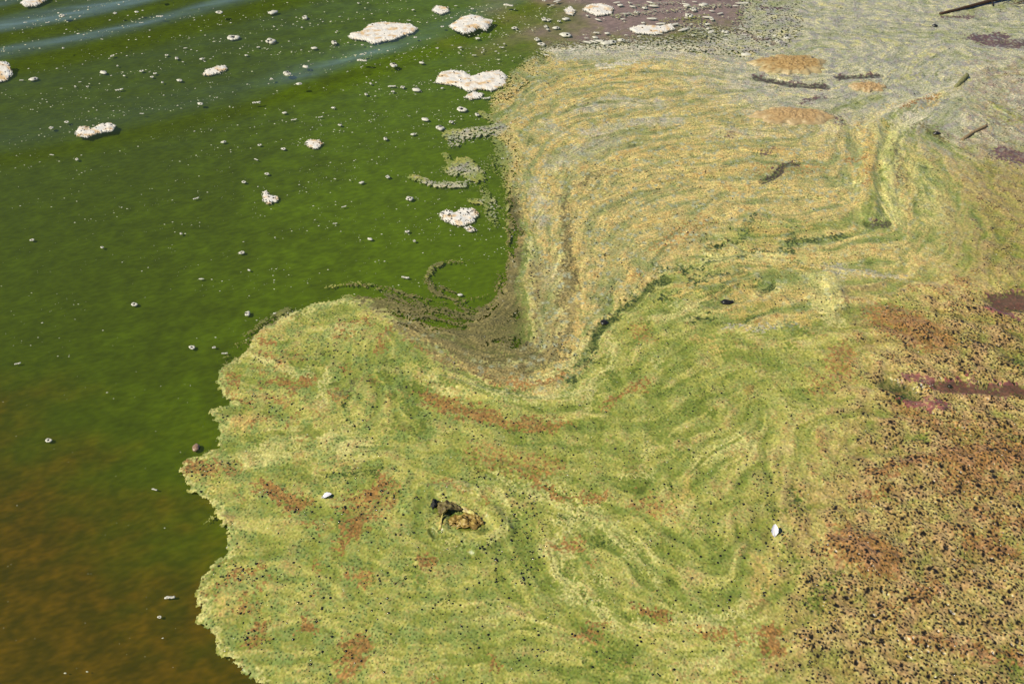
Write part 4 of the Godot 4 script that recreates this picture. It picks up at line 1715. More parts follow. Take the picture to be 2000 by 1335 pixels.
	stroke("BROWN", 17, 0.65, [127, -1096, 142, -1088])
	stroke("BROWN", 7, 0.95, [221, -1141, 244, -1131, 265, -1116])
	stroke("BROWN", 15, 0.8, [-245, -1070, -260, -1038])
	stroke("BROWN", 6, 0.8, [-35, -1040, -23, -1036])
	stroke("BROWN", 6, 0.7, [-123, -1012, -111, -1008])
	stroke("BROWN", 7, 0.85, [30, -1447, 58, -1422, 81, -1394, 148, -1390, 185, -1396])
	stroke("BROWN", 35, 0.5, [-60, -1508, 0, -1481, 79, -1468])
	stroke("BROWN", 7, 0.8, [37, -1443, 49, -1428])
	stroke("BROWN", 24, 0.5, [249, -1377, 295, -1359])
	stroke("BROWN", 19, 0.8, [-182, -1675, -126, -1637, -36, -1608])
	stroke("BROWN", 16, 0.7, [-136, -1630, 0, -1586, 103, -1586])
	stroke("BROWN", 6, 0.8, [29, -1594, 46, -1583])
	stroke("BROWN", 5, 0.7, [77, -1597, 95, -1586])
	stroke("BROWN", 9, 0.8, [-84, -1750, -19, -1706, 56, -1703, 108, -1730])
	stroke("BROWN", 6, 0.6, [-224, -1853, -177, -1803, -109, -1767])
	stroke("BROWN", 7, 0.8, [183, -1630, 233, -1675, 293, -1715])
	stroke("BROWN", 25, 0.5, [272, -1888, 297, -1853])
	stroke("BROWN", 6, 0.6, [281, -2073, 312, -2083])
	stroke("BROWN", 6, 0.8, [-275, -1888, -290, -1803])
	stroke("BROWN", 9, 0.5, [-310, -1725, -292, -1715])
	stroke("BROWN", 7, 0.5, [-301, -1666, -289, -1664])
	stroke("BROWN", 11, 0.5, [-366, -1675, -354, -1654])
	stroke("BROWN", 62, 0.75, [846, -1915, 920, -1853])
	stroke("BROWN", 33, 0.6, [718, -1803, 696, -1754])
	stroke("BROWN", 12, 0.6, [1006, -2035, 1070, -2050])
	stroke("BROWN", 50, 0.95, [608, -1275, 649, -1252])
	stroke("BROWN", 13, 0.9, [689, -1448, 774, -1481, 860, -1502])
	stroke("BROWN", 10, 0.9, [638, -1390, 713, -1409])
	stroke("BROWN", 40, 0.85, [856, -1488, 940, -1502, 1065, -1515])
	stroke("BROWN", 29, 0.6, [823, -1409, 972, -1422])
	stroke("BROWN", 7, 0.9, [851, -1269, 891, -1322])
	stroke("BROWN", 28, 0.8, [833, -1287, 881, -1264])
	stroke("BROWN", 14, 0.6, [805, -1241, 807, -1218])
	stroke("BROWN", 13, 0.9, [685, -1148, 708, -1169, 737, -1186])
	stroke("BROWN", 6, 0.9, [617, -1150, 661, -1141])
	stroke("BROWN", 10, 0.9, [674, -1079, 758, -1058, 850, -1044])
	stroke("BROWN", 19, 0.7, [855, -1359, 942, -1334])
	stroke("BROWN", 7, 0.8, [310, -1102, 343, -1092, 385, -1082])
	stroke("BROWN", 19, 0.95, [430, -1097, 433, -1057])
	stroke("BROWN", 6, 0.7, [364, -1004, 381, -1003])
	stroke("BROWN", 6, 0.7, [258, -1127, 263, -1112])
	stroke("BROWN", 3, 0.9, [439, -1162, 431, -1151, 409, -1146])
	stroke("BROWN", 26, 0.6, [794, -1630, 876, -1557])
	stroke("BROWN", 46, 0.5, [905, -1586, 1004, -1543])
	stroke("BROWN", 20, 0.8, [828, -1428, 885, -1455])
	stroke("BROWN", 11, 0.6, [1052, -3020, 1094, -3004])
	stroke("BROWN", 32, 0.5, [639, -1690, 714, -1738])
	stroke("BROWN", 34, 0.4, [652, -2540, 815, -2540])
	stroke("BROWN", 38, 0.4, [372, -2195, 485, -2303])
	stroke("BROWN", 51, 0.35, [1019, -1960, 1105, -1871])
	stroke("BROWN", 9, 0.5, [914, -2441, 951, -2540])
	stroke("GREEN", 18, 0.8, [547, -1185, 518, -1147])
	stroke("GREEN", 11, 0.8, [557, -1216, 573, -1221])
	stroke("GREEN", 12, 0.9, [529, -1403, 528, -1369])
	stroke("GREEN", 14, 0.6, [498, -1275, 498, -1230])
	stroke("GREEN", 7, 0.8, [701, -1389, 715, -1386])
	stroke("GREEN", 25, 0.7, [786, -1028, 834, -1021])
	stroke("GREEN", 30, 0.6, [296, -1557, 333, -1529])
	stroke("GREEN", 12, 0.7, [516, -1347, 485, -1359])
	stroke("GREEN", 24, 0.5, [352, -1359, 422, -1384])
	stroke("GREEN", 19, 0.5, [804, -1347, 854, -1353])
	stroke("GREEN", 23, 0.5, [691, -1241, 734, -1264])
	stroke("GREEN", 12, 0.75, [-319, -1322, -292, -1334])
	stroke("GREEN", 12, 0.6, [-217, -1409, -201, -1371])
	stroke("GREEN", 5, 0.8, [-319, -1242, -270, -1234, -236, -1203])
	stroke("GREEN", 5, 0.8, [104, -1349, 133, -1348])
	stroke("GREEN", 34, 0.75, [143, -1042, 181, -1047])
	stroke("GREEN", 23, 0.6, [5, -1359, 23, -1241])
	stroke("GREEN", 20, 0.65, [-181, -1224, -162, -1210])
	stroke("GREEN", 7, 0.7, [139, -1296, 153, -1284])
	stroke("GREEN", 11, 0.6, [-119, -1488, 0, -1468, 108, -1448])
	stroke("GREEN", 14, 0.5, [119, -1252, 89, -1186])
	stroke("GREEN", 16, 0.5, [70, -1143, 176, -1154])
	stroke("GREEN", 13, 0.6, [-303, -1042, -297, -1062])
	stroke("GREEN", 10, 0.7, [-206, -1087, -184, -1082])
	stroke("GREEN", 17, 0.5, [-85, -1072, 0, -1042])
	stroke("GREEN", 18, 0.6, [299, -1230, 278, -1287])
	stroke("GREEN", 23, 0.75, [-274, -1722, -210, -1645, -173, -1557])
	stroke("GREEN", 19, 0.7, [-153, -1719, -128, -1706])
	stroke("GREEN", 14, 0.95, [118, -1714, 141, -1746, 164, -1778])
	stroke("GREEN", 8, 0.97, [177, -1803, 183, -1862, 202, -1897, 242, -1945, 309, -2025, 358, -2062])
	stroke("GREEN", 20, 0.5, [-122, -1550, -91, -1536])
	stroke("GREEN", 24, 0.6, [-237, -1586, -214, -1557])
	stroke("GREEN", 16, 0.5, [10, -1645, 42, -1630])
	stroke("GREEN", 30, 0.5, [40, -1529, 122, -1557])
	stroke("GREEN", 30, 0.55, [172, -1543, 229, -1488, 252, -1409])
	stroke("GREEN", 15, 0.5, [-418, -1557, -394, -1529])
	stroke("GREEN", 8, 0.6, [-491, -1840, -478, -1828])
	stroke("GREEN", 8, 0.6, [-416, -1778, -395, -1783])
	stroke("GREEN", 7, 0.7, [-409, -1942, -390, -1924])
	stroke("GREEN", 15, 0.5, [-458, -1488, -396, -1474])
	stroke("GREEN", 15, 0.6, [-369, -1422, -402, -1448])
	stroke("GREEN", 10, 0.6, [-530, -1557, -508, -1550])
	stroke("GREEN", 4, 1, [475, -2184, 538, -2203, 562, -2170, 640, -2168, 664, -2133])
	stroke("GREEN", 6, 1, [608, -2042, 574, -2002])
	stroke("GREEN", 5, 0.85, [419, -2054, 480, -2083, 551, -2099])
	stroke("GREEN", 4, 0.8, [402, -1915, 455, -1902, 502, -1907])
	stroke("GREEN", 5, 0.8, [818, -2016, 867, -1997, 921, -1982])
	stroke("GREEN", 4, 0.9, [716, -2224, 775, -2224, 827, -2235])
	stroke("GREEN", 4, 0.8, [831, -2143, 848, -2113])
	stroke("GREEN", 18, 0.7, [383, -1645, 401, -1622])
	stroke("GREEN", 30, 0.6, [301, -1557, 329, -1536])
	stroke("GREEN", 28, 0.5, [449, -1853, 522, -1819, 587, -1754])
	stroke("GREEN", 43, 0.45, [447, -1690, 609, -1754])
	stroke("GREEN", 33, 0.5, [364, -1803, 428, -1871])
	stroke("GREEN", 17, 0.6, [601, -1888, 665, -1871])
	stroke("GREEN", 7, 0.7, [343, -2035, 396, -1978])
	stroke("GREEN", 5, 0.8, [537, -1987, 440, -1960])
	stroke("GREEN", 6, 0.7, [397, -2093, 462, -2129])
	stroke("GREEN", 15, 0.7, [805, -1557, 819, -1540])
	stroke("GREEN", 22, 0.8, [1068, -1778, 1101, -1762])
	stroke("GREEN", 25, 0.5, [83, -2617, 193, -2591, 311, -2697])
	stroke("GREEN", 20, 0.5, [120, -2465, 177, -2540])
	stroke("GREEN", 18, 0.6, [50, -2237, 73, -2113])
	stroke("GREEN", 15, 0.6, [69, -1960, 107, -2035])
	stroke("GREEN", 11, 0.7, [11, -1871, 33, -1836])
	stroke("GREEN", 10, 0.7, [99, -1803, 122, -1819])
	stroke("GREEN", 10, 0.6, [165, -1906, 140, -1978])
	stroke("GREEN", 39, 0.4, [527, -2417, 419, -2281])
	stroke("GREEN", 25, 0.5, [593, -2259, 648, -2216])
	stroke("GREEN", 73, 0.3, [1117, -3362, 1262, -3289])
	stroke("GREEN", 91, 0.25, [1247, -3117, 1156, -2897])
	stroke("GREEN", 40, 0.25, [1196, -2540, 1224, -2417])
	stroke("GREEN", 37, 0.5, [1334, -2897, 1384, -2780])
	stroke("GREEN", 44, 0.3, [824, -2867, 937, -2780])
	stroke("GREEN", 45, 0.4, [-26, -2417, -38, -2281])
	stroke("GREEN", 29, 0.55, [-69, -1960, -116, -1978])
	stroke("GREEN", 29, 0.5, [38, -1347, 19, -1409])
	stroke("CREAM", 8, 0.8, [53, -1675, 106, -1663, 149, -1690])
	stroke("CREAM", 7, 0.8, [-184, -1738, -149, -1690, -105, -1660])
	stroke("CREAM", 8, 0.8, [-86, -1706, -21, -1667, 42, -1655])
	stroke("CREAM", 12, 0.7, [-349, -1978, -397, -1986, -463, -1956, -544, -1888])
	stroke("CREAM", 17, 0.6, [-406, -1871, -340, -1888])
	stroke("CREAM", 29, 0.6, [332, -1924, 405, -1960])
	stroke("CREAM", 29, 0.7, [718, -2073, 730, -1960])
	stroke("CREAM", 9, 0.6, [170, -1347, 222, -1287, 260, -1207])
	stroke("CREAM", 12, 0.6, [111, -1287, 72, -1218, 106, -1164])
	stroke("CREAM", 18, 0.5, [263, -1143, 347, -1122, 422, -1154])
	stroke("CREAM", 10, 0.6, [366, -1072, 412, -1092])
	stroke("CREAM", 13, 0.5, [294, -1042, 352, -1033])
	stroke("CREAM", 9, 0.6, [-136, -1409, -39, -1422, 0, -1359, -37, -1275, -130, -1287])
	stroke("CREAM", 20, 0.5, [-328, -1571, -281, -1515])
	stroke("CREAM", 26, 0.4, [-87, -1133, 43, -1122])
	stroke("CREAM", 10, 0.7, [502, -2237, 576, -2153])
	stroke("CREAM", 9, 0.8, [479, -2164, 436, -2113])
	stroke("CREAM", 6, 0.6, [59, -1435, 125, -1396])
	stroke("CREAM", 30, 0.5, [456, -1543, 358, -1488])
	stroke("CREAM", 15, 0.5, [-577, -1488, -500, -1502])
	stroke("CREAM", 10, 0.5, [-603, -1615, -576, -1586])
	stroke("CREAM", 25, 0.4, [-467, -1543, -382, -1515])
	stroke("CREAM", 8, 0.7, [146, -1630, 172, -1722, 220, -1786])
	stroke("CREAM", 8, 0.5, [298, -1803, 370, -1853])
	stroke("GREEN", 11, 0.95, [477, -2182, 528, -2205, 544, -2216])
	stroke("GREEN", 7, 0.95, [542, -2182, 590, -2168, 654, -2166, 662, -2137, 683, -2123])
	stroke("GREEN", 11, 0.95, [689, -2259, 672, -2170])
	stroke("GREEN", 11, 0.95, [692, -2205, 818, -2235])
	stroke("GREEN", 10, 0.95, [562, -2222, 593, -2290, 613, -2325])
	stroke("GREEN", 11, 0.95, [375, -2087, 434, -2105, 495, -2137, 552, -2143])
	stroke("GREEN", 9, 0.95, [341, -2109, 355, -2077])
	stroke("GREEN", 11, 0.95, [413, -2044, 442, -2066, 543, -2083])
	stroke("GREEN", 9, 0.95, [456, -1999, 490, -2035, 525, -2050])
	stroke("GREEN", 14, 0.8, [422, -1962, 466, -1978])
	stroke("GREEN", 12, 0.95, [402, -1907, 455, -1927])
	stroke("GREEN", 8, 0.95, [515, -1907, 568, -1922])
	stroke("GREEN", 10, 0.8, [296, -1902, 351, -1918])
	stroke("GREEN", 12, 0.8, [371, -1938, 379, -1934])
	stroke("GREEN", 9, 0.95, [338, -1978, 384, -2019])
	stroke("GREEN", 12, 0.8, [635, -1879, 664, -1864])
	stroke("GREEN", 16, 0.8, [213, -1741, 219, -1706])
	stroke("GREEN", 31, 0.6, [468, -1794, 554, -1768])
	stroke("GREEN", 15, 0.7, [601, -1831, 610, -1828])
	stroke("GREEN", 20, 0.6, [-482, -1789, -434, -1771])
	stroke("GREEN", 12, 0.7, [-436, -1931, -425, -1929])
	stroke("GREEN", 10, 0.6, [-480, -1916, -469, -1916])
	stroke("GREEN", 12, 0.75, [-510, -1833, -498, -1826])
	stroke("GREEN", 13, 0.75, [-407, -1773, -393, -1768])
	stroke("GREEN", 18, 0.75, [-280, -1771, -256, -1776])
	stroke("GREEN", 29, 0.8, [-251, -1714, -200, -1683])
	stroke("GREEN", 18, 0.7, [-192, -1689, -179, -1687])
	stroke("GREEN", 12, 0.65, [-594, -1609, -587, -1603])
	stroke("GREEN", 15, 0.75, [-522, -1540, -509, -1537])
	stroke("GREEN", 18, 0.6, [-419, -1581, -399, -1559])
	stroke("GREEN", 21, 0.65, [-445, -1470, -429, -1460])
	stroke("GREEN", 7, 0.9, [-357, -1449, -304, -1451, -251, -1464])
	stroke("GREEN", 18, 0.65, [-233, -1568, -223, -1563])
	stroke("GREEN", 15, 0.7, [-203, -1770, -194, -1763])
	stroke("GREEN", 5, 0.95, [-344, -1672, -343, -1645, -336, -1613])
	stroke("GREEN", 5, 0.95, [83, -1350, 146, -1350])
	stroke("GREEN", 6, 0.9, [149, -1296, 197, -1275])
	stroke("GREEN", 8, 0.7, [91, -1241, 106, -1198, 146, -1156])
	stroke("GREEN", 7, 0.9, [291, -1414, 299, -1413])
	stroke("GREEN", 11, 0.7, [323, -1316, 330, -1310])
	stroke("GREEN", 35, 0.5, [1403, -2882, 1439, -2794])
	stroke("GREEN", 7, 0.9, [1048, -2763, 1047, -2719])
	stroke("CREAM", 8, 0.95, [463, -2182, 470, -2153, 501, -2137, 540, -2153])
	stroke("CREAM", 6, 0.95, [555, -1999, 589, -2001, 631, -2040])
	stroke("CREAM", 21, 0.95, [695, -2066, 746, -2071, 745, -2008])
	stroke("CREAM", 23, 0.95, [689, -1987, 721, -1913])
	stroke("CREAM", 10, 0.95, [594, -2153, 654, -2143])
	stroke("CREAM", 10, 0.95, [305, -1781, 313, -1780])
	stroke("CREAM", 9, 0.95, [199, -1864, 220, -1840, 221, -1803])
	stroke("CREAM", 7, 0.95, [-399, -1689, -392, -1723, -390, -1758])
	stroke("CREAM", 6, 0.95, [-398, -1680, -380, -1630])
	stroke("CREAM", 10, 0.95, [-550, -1785, -472, -1749, -428, -1731])
	stroke("CREAM", 6, 0.95, [72, -1339, 134, -1343, 172, -1314, 198, -1282, 217, -1241])
	stroke("CREAM", 8, 0.95, [59, -1258, 76, -1293, 111, -1332])
	stroke("CREAM", 9, 0.95, [64, -1248, 84, -1207, 115, -1172, 155, -1131, 180, -1112])
	stroke("CREAM", 5, 0.95, [139, -1224, 149, -1204, 175, -1207])
	stroke("CREAM", 7, 0.95, [-46, -1457, 10, -1422, 76, -1384, 152, -1354])
	stroke("CREAM", 4, 0.95, [105, -1403, 153, -1384, 191, -1391])
	stroke("CREAM", 5, 0.95, [207, -1449, 245, -1441, 276, -1457])
	stroke("CREAM", 8, 0.95, [269, -1118, 321, -1121, 401, -1134])
	stroke("CREAM", 6, 0.95, [206, -1118, 228, -1097])
	stroke("CREAM", 11, 0.95, [1017, -2769, 1005, -2670, 994, -2575])
	stroke("CREAM", 9, 0.95, [1010, -2809, 1068, -2841, 1126, -2873, 1261, -2961, 1329, -3017])
	stroke("CREAM", 8, 0.95, [842, -2446, 933, -2497])
	stroke("CREAM", 32, 0.6, [-301, -1515, -365, -1543])
	stroke("CREAM", 47, 0.5, [-446, -1543, -498, -1488])
	stroke("BROWN", 6, 0.95, [-369, -1897, -341, -1916])
	stroke("BROWN", 7, 0.95, [-324, -1906, -314, -1902])
	stroke("BROWN", 14, 0.6, [-369, -1864, -360, -1864])
	stroke("BROWN", 11, 0.6, [892, -2575, 955, -2588])
	stroke("BROWN", 6, 0.95, [1119, -2861, 1255, -2942])
	stroke("CREAM", 6, 0.9, [-167, -1833, -55, -1767, 33, -1763, 87, -1826, 107, -1960, 102, -2195])
	stroke("CREAM", 7, 0.9, [-75, -1725, 11, -1706, 97, -1741, 157, -1853])
	stroke("CREAM", 9, 0.9, [33, -1803, 57, -1888, 40, -2035, 45, -2216])
	stroke("GREEN", 13, 0.8, [-86, -1703, 11, -1678, 96, -1703, 154, -1786])
	stroke("CREAM", 32, 0.75, [951, -2303, 996, -2514, 1058, -2719, 1151, -2823])
	stroke("CREAM", 46, 0.55, [1087, -2540, 1060, -2303])


func lay_relief() -> void:
	stroke("RISE", 12, 2.2, [972, -2769, 977, -2680, 975, -2611, 938, -2519])
	stroke("RISE", 11, 2.2, [1017, -2769, 1005, -2670, 994, -2575])
	stroke("RISE", 9, 2.2, [1068, -2841, 1126, -2873, 1261, -2961])
	stroke("RISE", 10, 2.2, [368, -1993, 457, -2050, 542, -2081])
	stroke("RISE", 12, 2.2, [504, -1927, 573, -1967, 625, -1987])
	stroke("RISE", 20, 2.2, [695, -2066, 746, -2071, 745, -2008])
	stroke("RISE", 50, 14, [615, -1264, 646, -1258])
	stroke("RISE", 25, 14, [899, -2325, 937, -2540, 1017, -2752, 1167, -2882])
	stroke("RISE", 14, 8, [962, -2371, 1005, -2565, 1067, -2724])
	stroke("RISE", 18, 9, [741, -1960, 742, -2073])
	stroke("RISE", 13, 6, [460, -2113, 564, -2153])
	stroke("RISE", 12, 6, [436, -2016, 573, -2064])
	stroke("RISE", 10, 6, [438, -1942, 582, -1978])
	stroke("RISE", 11, 6, [159, -1675, 116, -1660, 42, -1652, -64, -1683, -151, -1722])
	stroke("RISE", 6, 7, [-123, -1344, -124, -1320])
	stroke("RISE", 47, -3, [-114, -1347, -75, -1332])
	stroke("RISE", 14, 10, [-38, -1359, -9, -1310, -64, -1273])
	stroke("RISE", 16, 8, [-191, -1371, -165, -1409, -97, -1415])
	stroke("RISE", 17, -4, [177, -1803, 183, -1862, 242, -1945, 358, -2062])
	stroke("RISE", 9, -7, [655, -2475, 693, -2502, 722, -2552, 755, -2565])
	stroke("RISE", 7, -4, [475, -2184, 538, -2203, 562, -2170, 664, -2133])
	stroke("RISE", 8, -5, [608, -2042, 574, -2002])
	stroke("RISE", 21, -16, [790, -1698, 837, -1675])
	stroke("RISE", 18, -18, [897, -1698, 980, -1690, 1084, -1683])
	stroke("RISE", 35, -18, [1118, -1978, 1223, -1978])
	stroke("RISE", 14, -9, [736, -3046, 827, -3001, 931, -2989])
	stroke("RISE", 12, -8, [981, -3046, 1107, -3058])
	stroke("RISE", 20, 8, [671, -1422, 794, -1481, 950, -1502])
	stroke("RISE", 13, 6, [683, -1143, 739, -1186])
	stroke("RISE", 11, 6, [674, -1079, 758, -1058])
	stroke("RISE", 8, 5, [568, -1347, 684, -1359])
	stroke("RISE", 16, 8, [852, -1690, 867, -1630])
	stroke("RISE", 12, 6, [1305, -3052, 1361, -3084])
	stroke("RISE", 13, -4, [888, -2281, 935, -2287])
	stroke("RISE", 5, -10, [-148, -1316, -140, -1302])
	stroke("DOTS", 42, 0.9, [10, -1384, 27, -1241])
	stroke("DOTS", 36, 0.8, [-37, -1264, 18, -1218])
	stroke("DOTS", 34, 0.8, [-445, -1409, -391, -1371])
	stroke("DOTS", 30, 0.8, [-613, -1468, -542, -1461])
	stroke("DOTS", 43, 0.7, [-295, -1359, -242, -1409])
	stroke("DOTS", 32, 0.6, [-496, -1218, -444, -1230])
	stroke("DOTS", 22, 0.7, [-455, -1143, -419, -1082])
	stroke("DOTS", 27, 0.5, [-251, -1207, -154, -1230])
	stroke("DOTS", 47, 0.5, [-574, -1630, -462, -1645])
	stroke("DOTS", 33, 0.6, [-527, -1786, -397, -1803])
	stroke("DOTS", 82, 0.35, [-103, -1600, 101, -1543])
	stroke("DOTS", 99, 0.35, [50, -1488, 244, -1435])
	stroke("DOTS", 34, 0.6, [-69, -1448, 0, -1409])
	stroke("DOTS", 36, 0.5, [50, -2195, 70, -1997])
	stroke("DOTS", 34, 0.6, [0, -1888, 121, -1803])
	stroke("DOTS", 74, 0.35, [190, -2281, 237, -2035])
	stroke("DOTS", 108, 0.3, [201, -2490, 476, -2540])
	stroke("DOTS", 89, 0.3, [121, -2989, 288, -2780])
	stroke("DOTS", 106, 0.4, [428, -1488, 418, -1299])
	stroke("DOTS", 63, 0.45, [372, -1175, 415, -1218])
	stroke("DOTS", 43, 0.7, [491, -1448, 491, -1241])
	stroke("DOTS", 90, 0.3, [279, -1299, 279, -1133])
	stroke("DOTS", 108, 0.25, [329, -1786, 527, -1660])
	stroke("DOTS", 100, 0.3, [442, -2259, 806, -2195])
	stroke("DOTS", 70, 0.35, [565, -2016, 718, -1960])
	stroke("DOTS", 73, 0.4, [639, -1690, 693, -1557])
	stroke("DOTS", 93, 0.4, [-299, -1488, 0, -1082])
	stroke("DOTS", 88, 0.35, [-400, -1241, -256, -1082])
	stroke("DOTS", 68, 0.3, [51, -1072, 252, -1042])
	stroke("DOTS", 51, 0.4, [-303, -1042, -239, -1082])
	stroke("DOTS", 53, 0.5, [528, -1241, 473, -1052])
	stroke("DOTS", 112, 0.3, [917, -1924, 988, -1786])
	stroke("DOTS", 48, 0.4, [-239, -1754, -144, -1586])
	stroke("DOTS", 66, 0.4, [-367, -1924, -292, -1630])


func lay_drift() -> void:
	drift(to_points([899, -2325, 931, -2514, 996, -2724, 1122, -2882, 1351, -3052]), 90.0, 1.0)
	drift(to_points([951, -2325, 985, -2514, 1046, -2697, 1199, -2838]), 90.0, 1.0)
	drift(to_points([614, -3052, 384, -3052, 151, -2989, 15, -2809]), 90.0, 1.0)
	drift(to_points([741, -2897, 439, -2838, 170, -2697, 81, -2514, 63, -2259]), 90.0, 1.0)
	drift(to_points([772, -2670, 488, -2643, 273, -2565, 144, -2394, 112, -2195, 118, -2035, 79, -1871]), 90.0, 1.0)
	drift(to_points([805, -2490, 537, -2490, 329, -2417, 203, -2281, 178, -2035, 146, -1853, 65, -1738]), 90.0, 1.0)
	drift(to_points([845, -2371, 511, -2303, 322, -2195, 237, -2035, 179, -1853]), 90.0, 1.0)
	drift(to_points([-251, -1906, -166, -1803, -54, -1754, 54, -1730, 144, -1803, 184, -1942]), 90.0, 1.0)
	drift(to_points([-301, -1960, -196, -1942, -68, -1871, 33, -1836]), 90.0, 1.0)
	drift(to_points([202, -1853, 340, -1997, 506, -2093, 711, -2153, 868, -2195]), 90.0, 1.0)
	drift(to_points([217, -1754, 340, -1888, 521, -1960, 726, -1997]), 90.0, 1.0)
	drift(to_points([298, -1690, 444, -1819, 680, -1888, 864, -1942]), 90.0, 1.0)
	drift(to_points([-192, -1690, -42, -1630, 103, -1586, 247, -1586, 360, -1675]), 90.0, 1.0)
	drift(to_points([-172, -1543, -40, -1515, 99, -1461, 216, -1448, 301, -1515, 414, -1600]), 90.0, 1.0)
	drift(to_points([0, -1461, 143, -1371, 241, -1287, 303, -1186, 396, -1154, 451, -1218]), 90.0, 1.0)
	drift(to_points([-136, -1422, -48, -1409, 0, -1347, -46, -1264, -138, -1275, -189, -1347, -165, -1409]), 90.0, 1.0)
	drift(to_points([94, -1322, 63, -1230, 96, -1133, 214, -1082, 343, -1092]), 90.0, 1.0)
	drift(to_points([-548, -1543, -444, -1529, -325, -1543, -271, -1630, -293, -1754]), 90.0, 1.0)
	drift(to_points([-592, -1722, -497, -1738, -387, -1722, -333, -1819]), 90.0, 1.0)
	drift(to_points([-532, -1359, -418, -1359, -296, -1287, -216, -1218]), 90.0, 1.0)
	drift(to_points([-503, -1164, -433, -1218, -322, -1196, -244, -1133, -172, -1102]), 90.0, 1.0)
	drift(to_points([-422, -1052, -323, -1072, -203, -1052, -85, -1082, 43, -1092]), 90.0, 1.0)
	drift(to_points([523, -1359, 678, -1409, 900, -1502]), 90.0, 1.0)
	drift(to_points([493, -1154, 616, -1154, 763, -1207, 930, -1299]), 90.0, 1.0)
	drift(to_points([503, -1033, 681, -1072, 841, -1042]), 90.0, 1.0)
	drift(to_points([517, -1488, 495, -1310, 440, -1154]), 90.0, 1.0)
	drift(to_points([859, -1924, 997, -1888, 1104, -1803]), 90.0, 1.0)
	drift(to_points([759, -1660, 901, -1675, 1044, -1630]), 90.0, 1.0)
	drift(to_points([549, -3151, 768, -3052, 991, -3020, 1284, -3254]), 90.0, 1.0)
	drift(to_points([1001, -3437, 1325, -3399, 1643, -3362]), 90.0, 1.0)
	drift(to_points([1105, -2371, 1066, -2153, 900, -2035]), 90.0, 1.0)
	drift(to_points([-435, -1924, -347, -1960, -259, -1871, -283, -1754]), 90.0, 1.0)
	drift(to_points([16, -2417, 12, -2216, 0, -2064, -46, -1924, -136, -1888, -229, -1915, -350, -1982]), 90.0, 1.0)
	drift(to_points([-19, -2216, -30, -2073, -82, -1997, -153, -2006, -196, -2054, -182, -2117, -122, -2137]), 90.0, 1.0)
	drift(to_points([-225, -1871, -132, -1803, -33, -1776, 39, -1803, 54, -1888, 31, -2035]), 90.0, 1.0)
	drift(to_points([365, -1993, 457, -2050, 542, -2081, 678, -2113, 841, -2083]), 90.0, 1.0)
	drift(to_points([477, -2182, 542, -2178, 654, -2166, 683, -2123]), 90.0, 1.0)
	drift(to_points([410, -1907, 504, -1927, 573, -1967, 710, -2035]), 90.0, 1.0)
	drift(to_points([72, -1339, 134, -1343, 172, -1314, 217, -1241, 265, -1164]), 90.0, 1.0)
	drift(to_points([59, -1258, 84, -1207, 115, -1172, 180, -1112, 227, -1092]), 90.0, 1.0)
	drift(to_points([-46, -1457, 10, -1422, 76, -1384, 152, -1354]), 90.0, 1.0)
	drift(to_points([269, -1118, 321, -1121, 401, -1134, 444, -1230]), 90.0, 1.0)
	drift(to_points([311, -1399, 341, -1437, 398, -1488]), 90.0, 1.0)
	drift(to_points([972, -2769, 977, -2680, 975, -2611, 934, -2502]), 90.0, 1.0)
	drift(to_points([1010, -2809, 1126, -2873, 1261, -2961, 1347, -3036]), 90.0, 1.0)
	drift(to_points([-550, -1785, -472, -1749, -420, -1728]), 90.0, 1.0)
	drift(to_points([-568, -1869, -506, -1892, -435, -1924, -359, -1960]), 90.0, 1.0)


func lay_waves() -> void:
	wave(19, 54, [-3051, -2469, -1779, -3205, -1620, -3297, -1448, -3369, -1289, -3452, -1145, -3553, -1016, -3676])
	wave(22, 60, [-2950, -2378, -1710, -3026, -1555, -3107, -1350, -3205, -1170, -3311, -1000, -3429, -850, -3530, -697, -3651])
	wave(9, 56, [-2658, -2052, -1522, -2540, -1380, -2601, -1193, -2670, -1005, -2763, -808, -2861, -603, -2970, -434, -3091])
	wave(14, 46, [-602, -2964, -434, -3094, -316, -3178, -210, -3275, -67, -3422, 121, -3602, 175, -3659])
	wave(8, 40, [-2449, -3092, -1777, -3460, -1693, -3506, -1544, -3626, -1413, -3718])


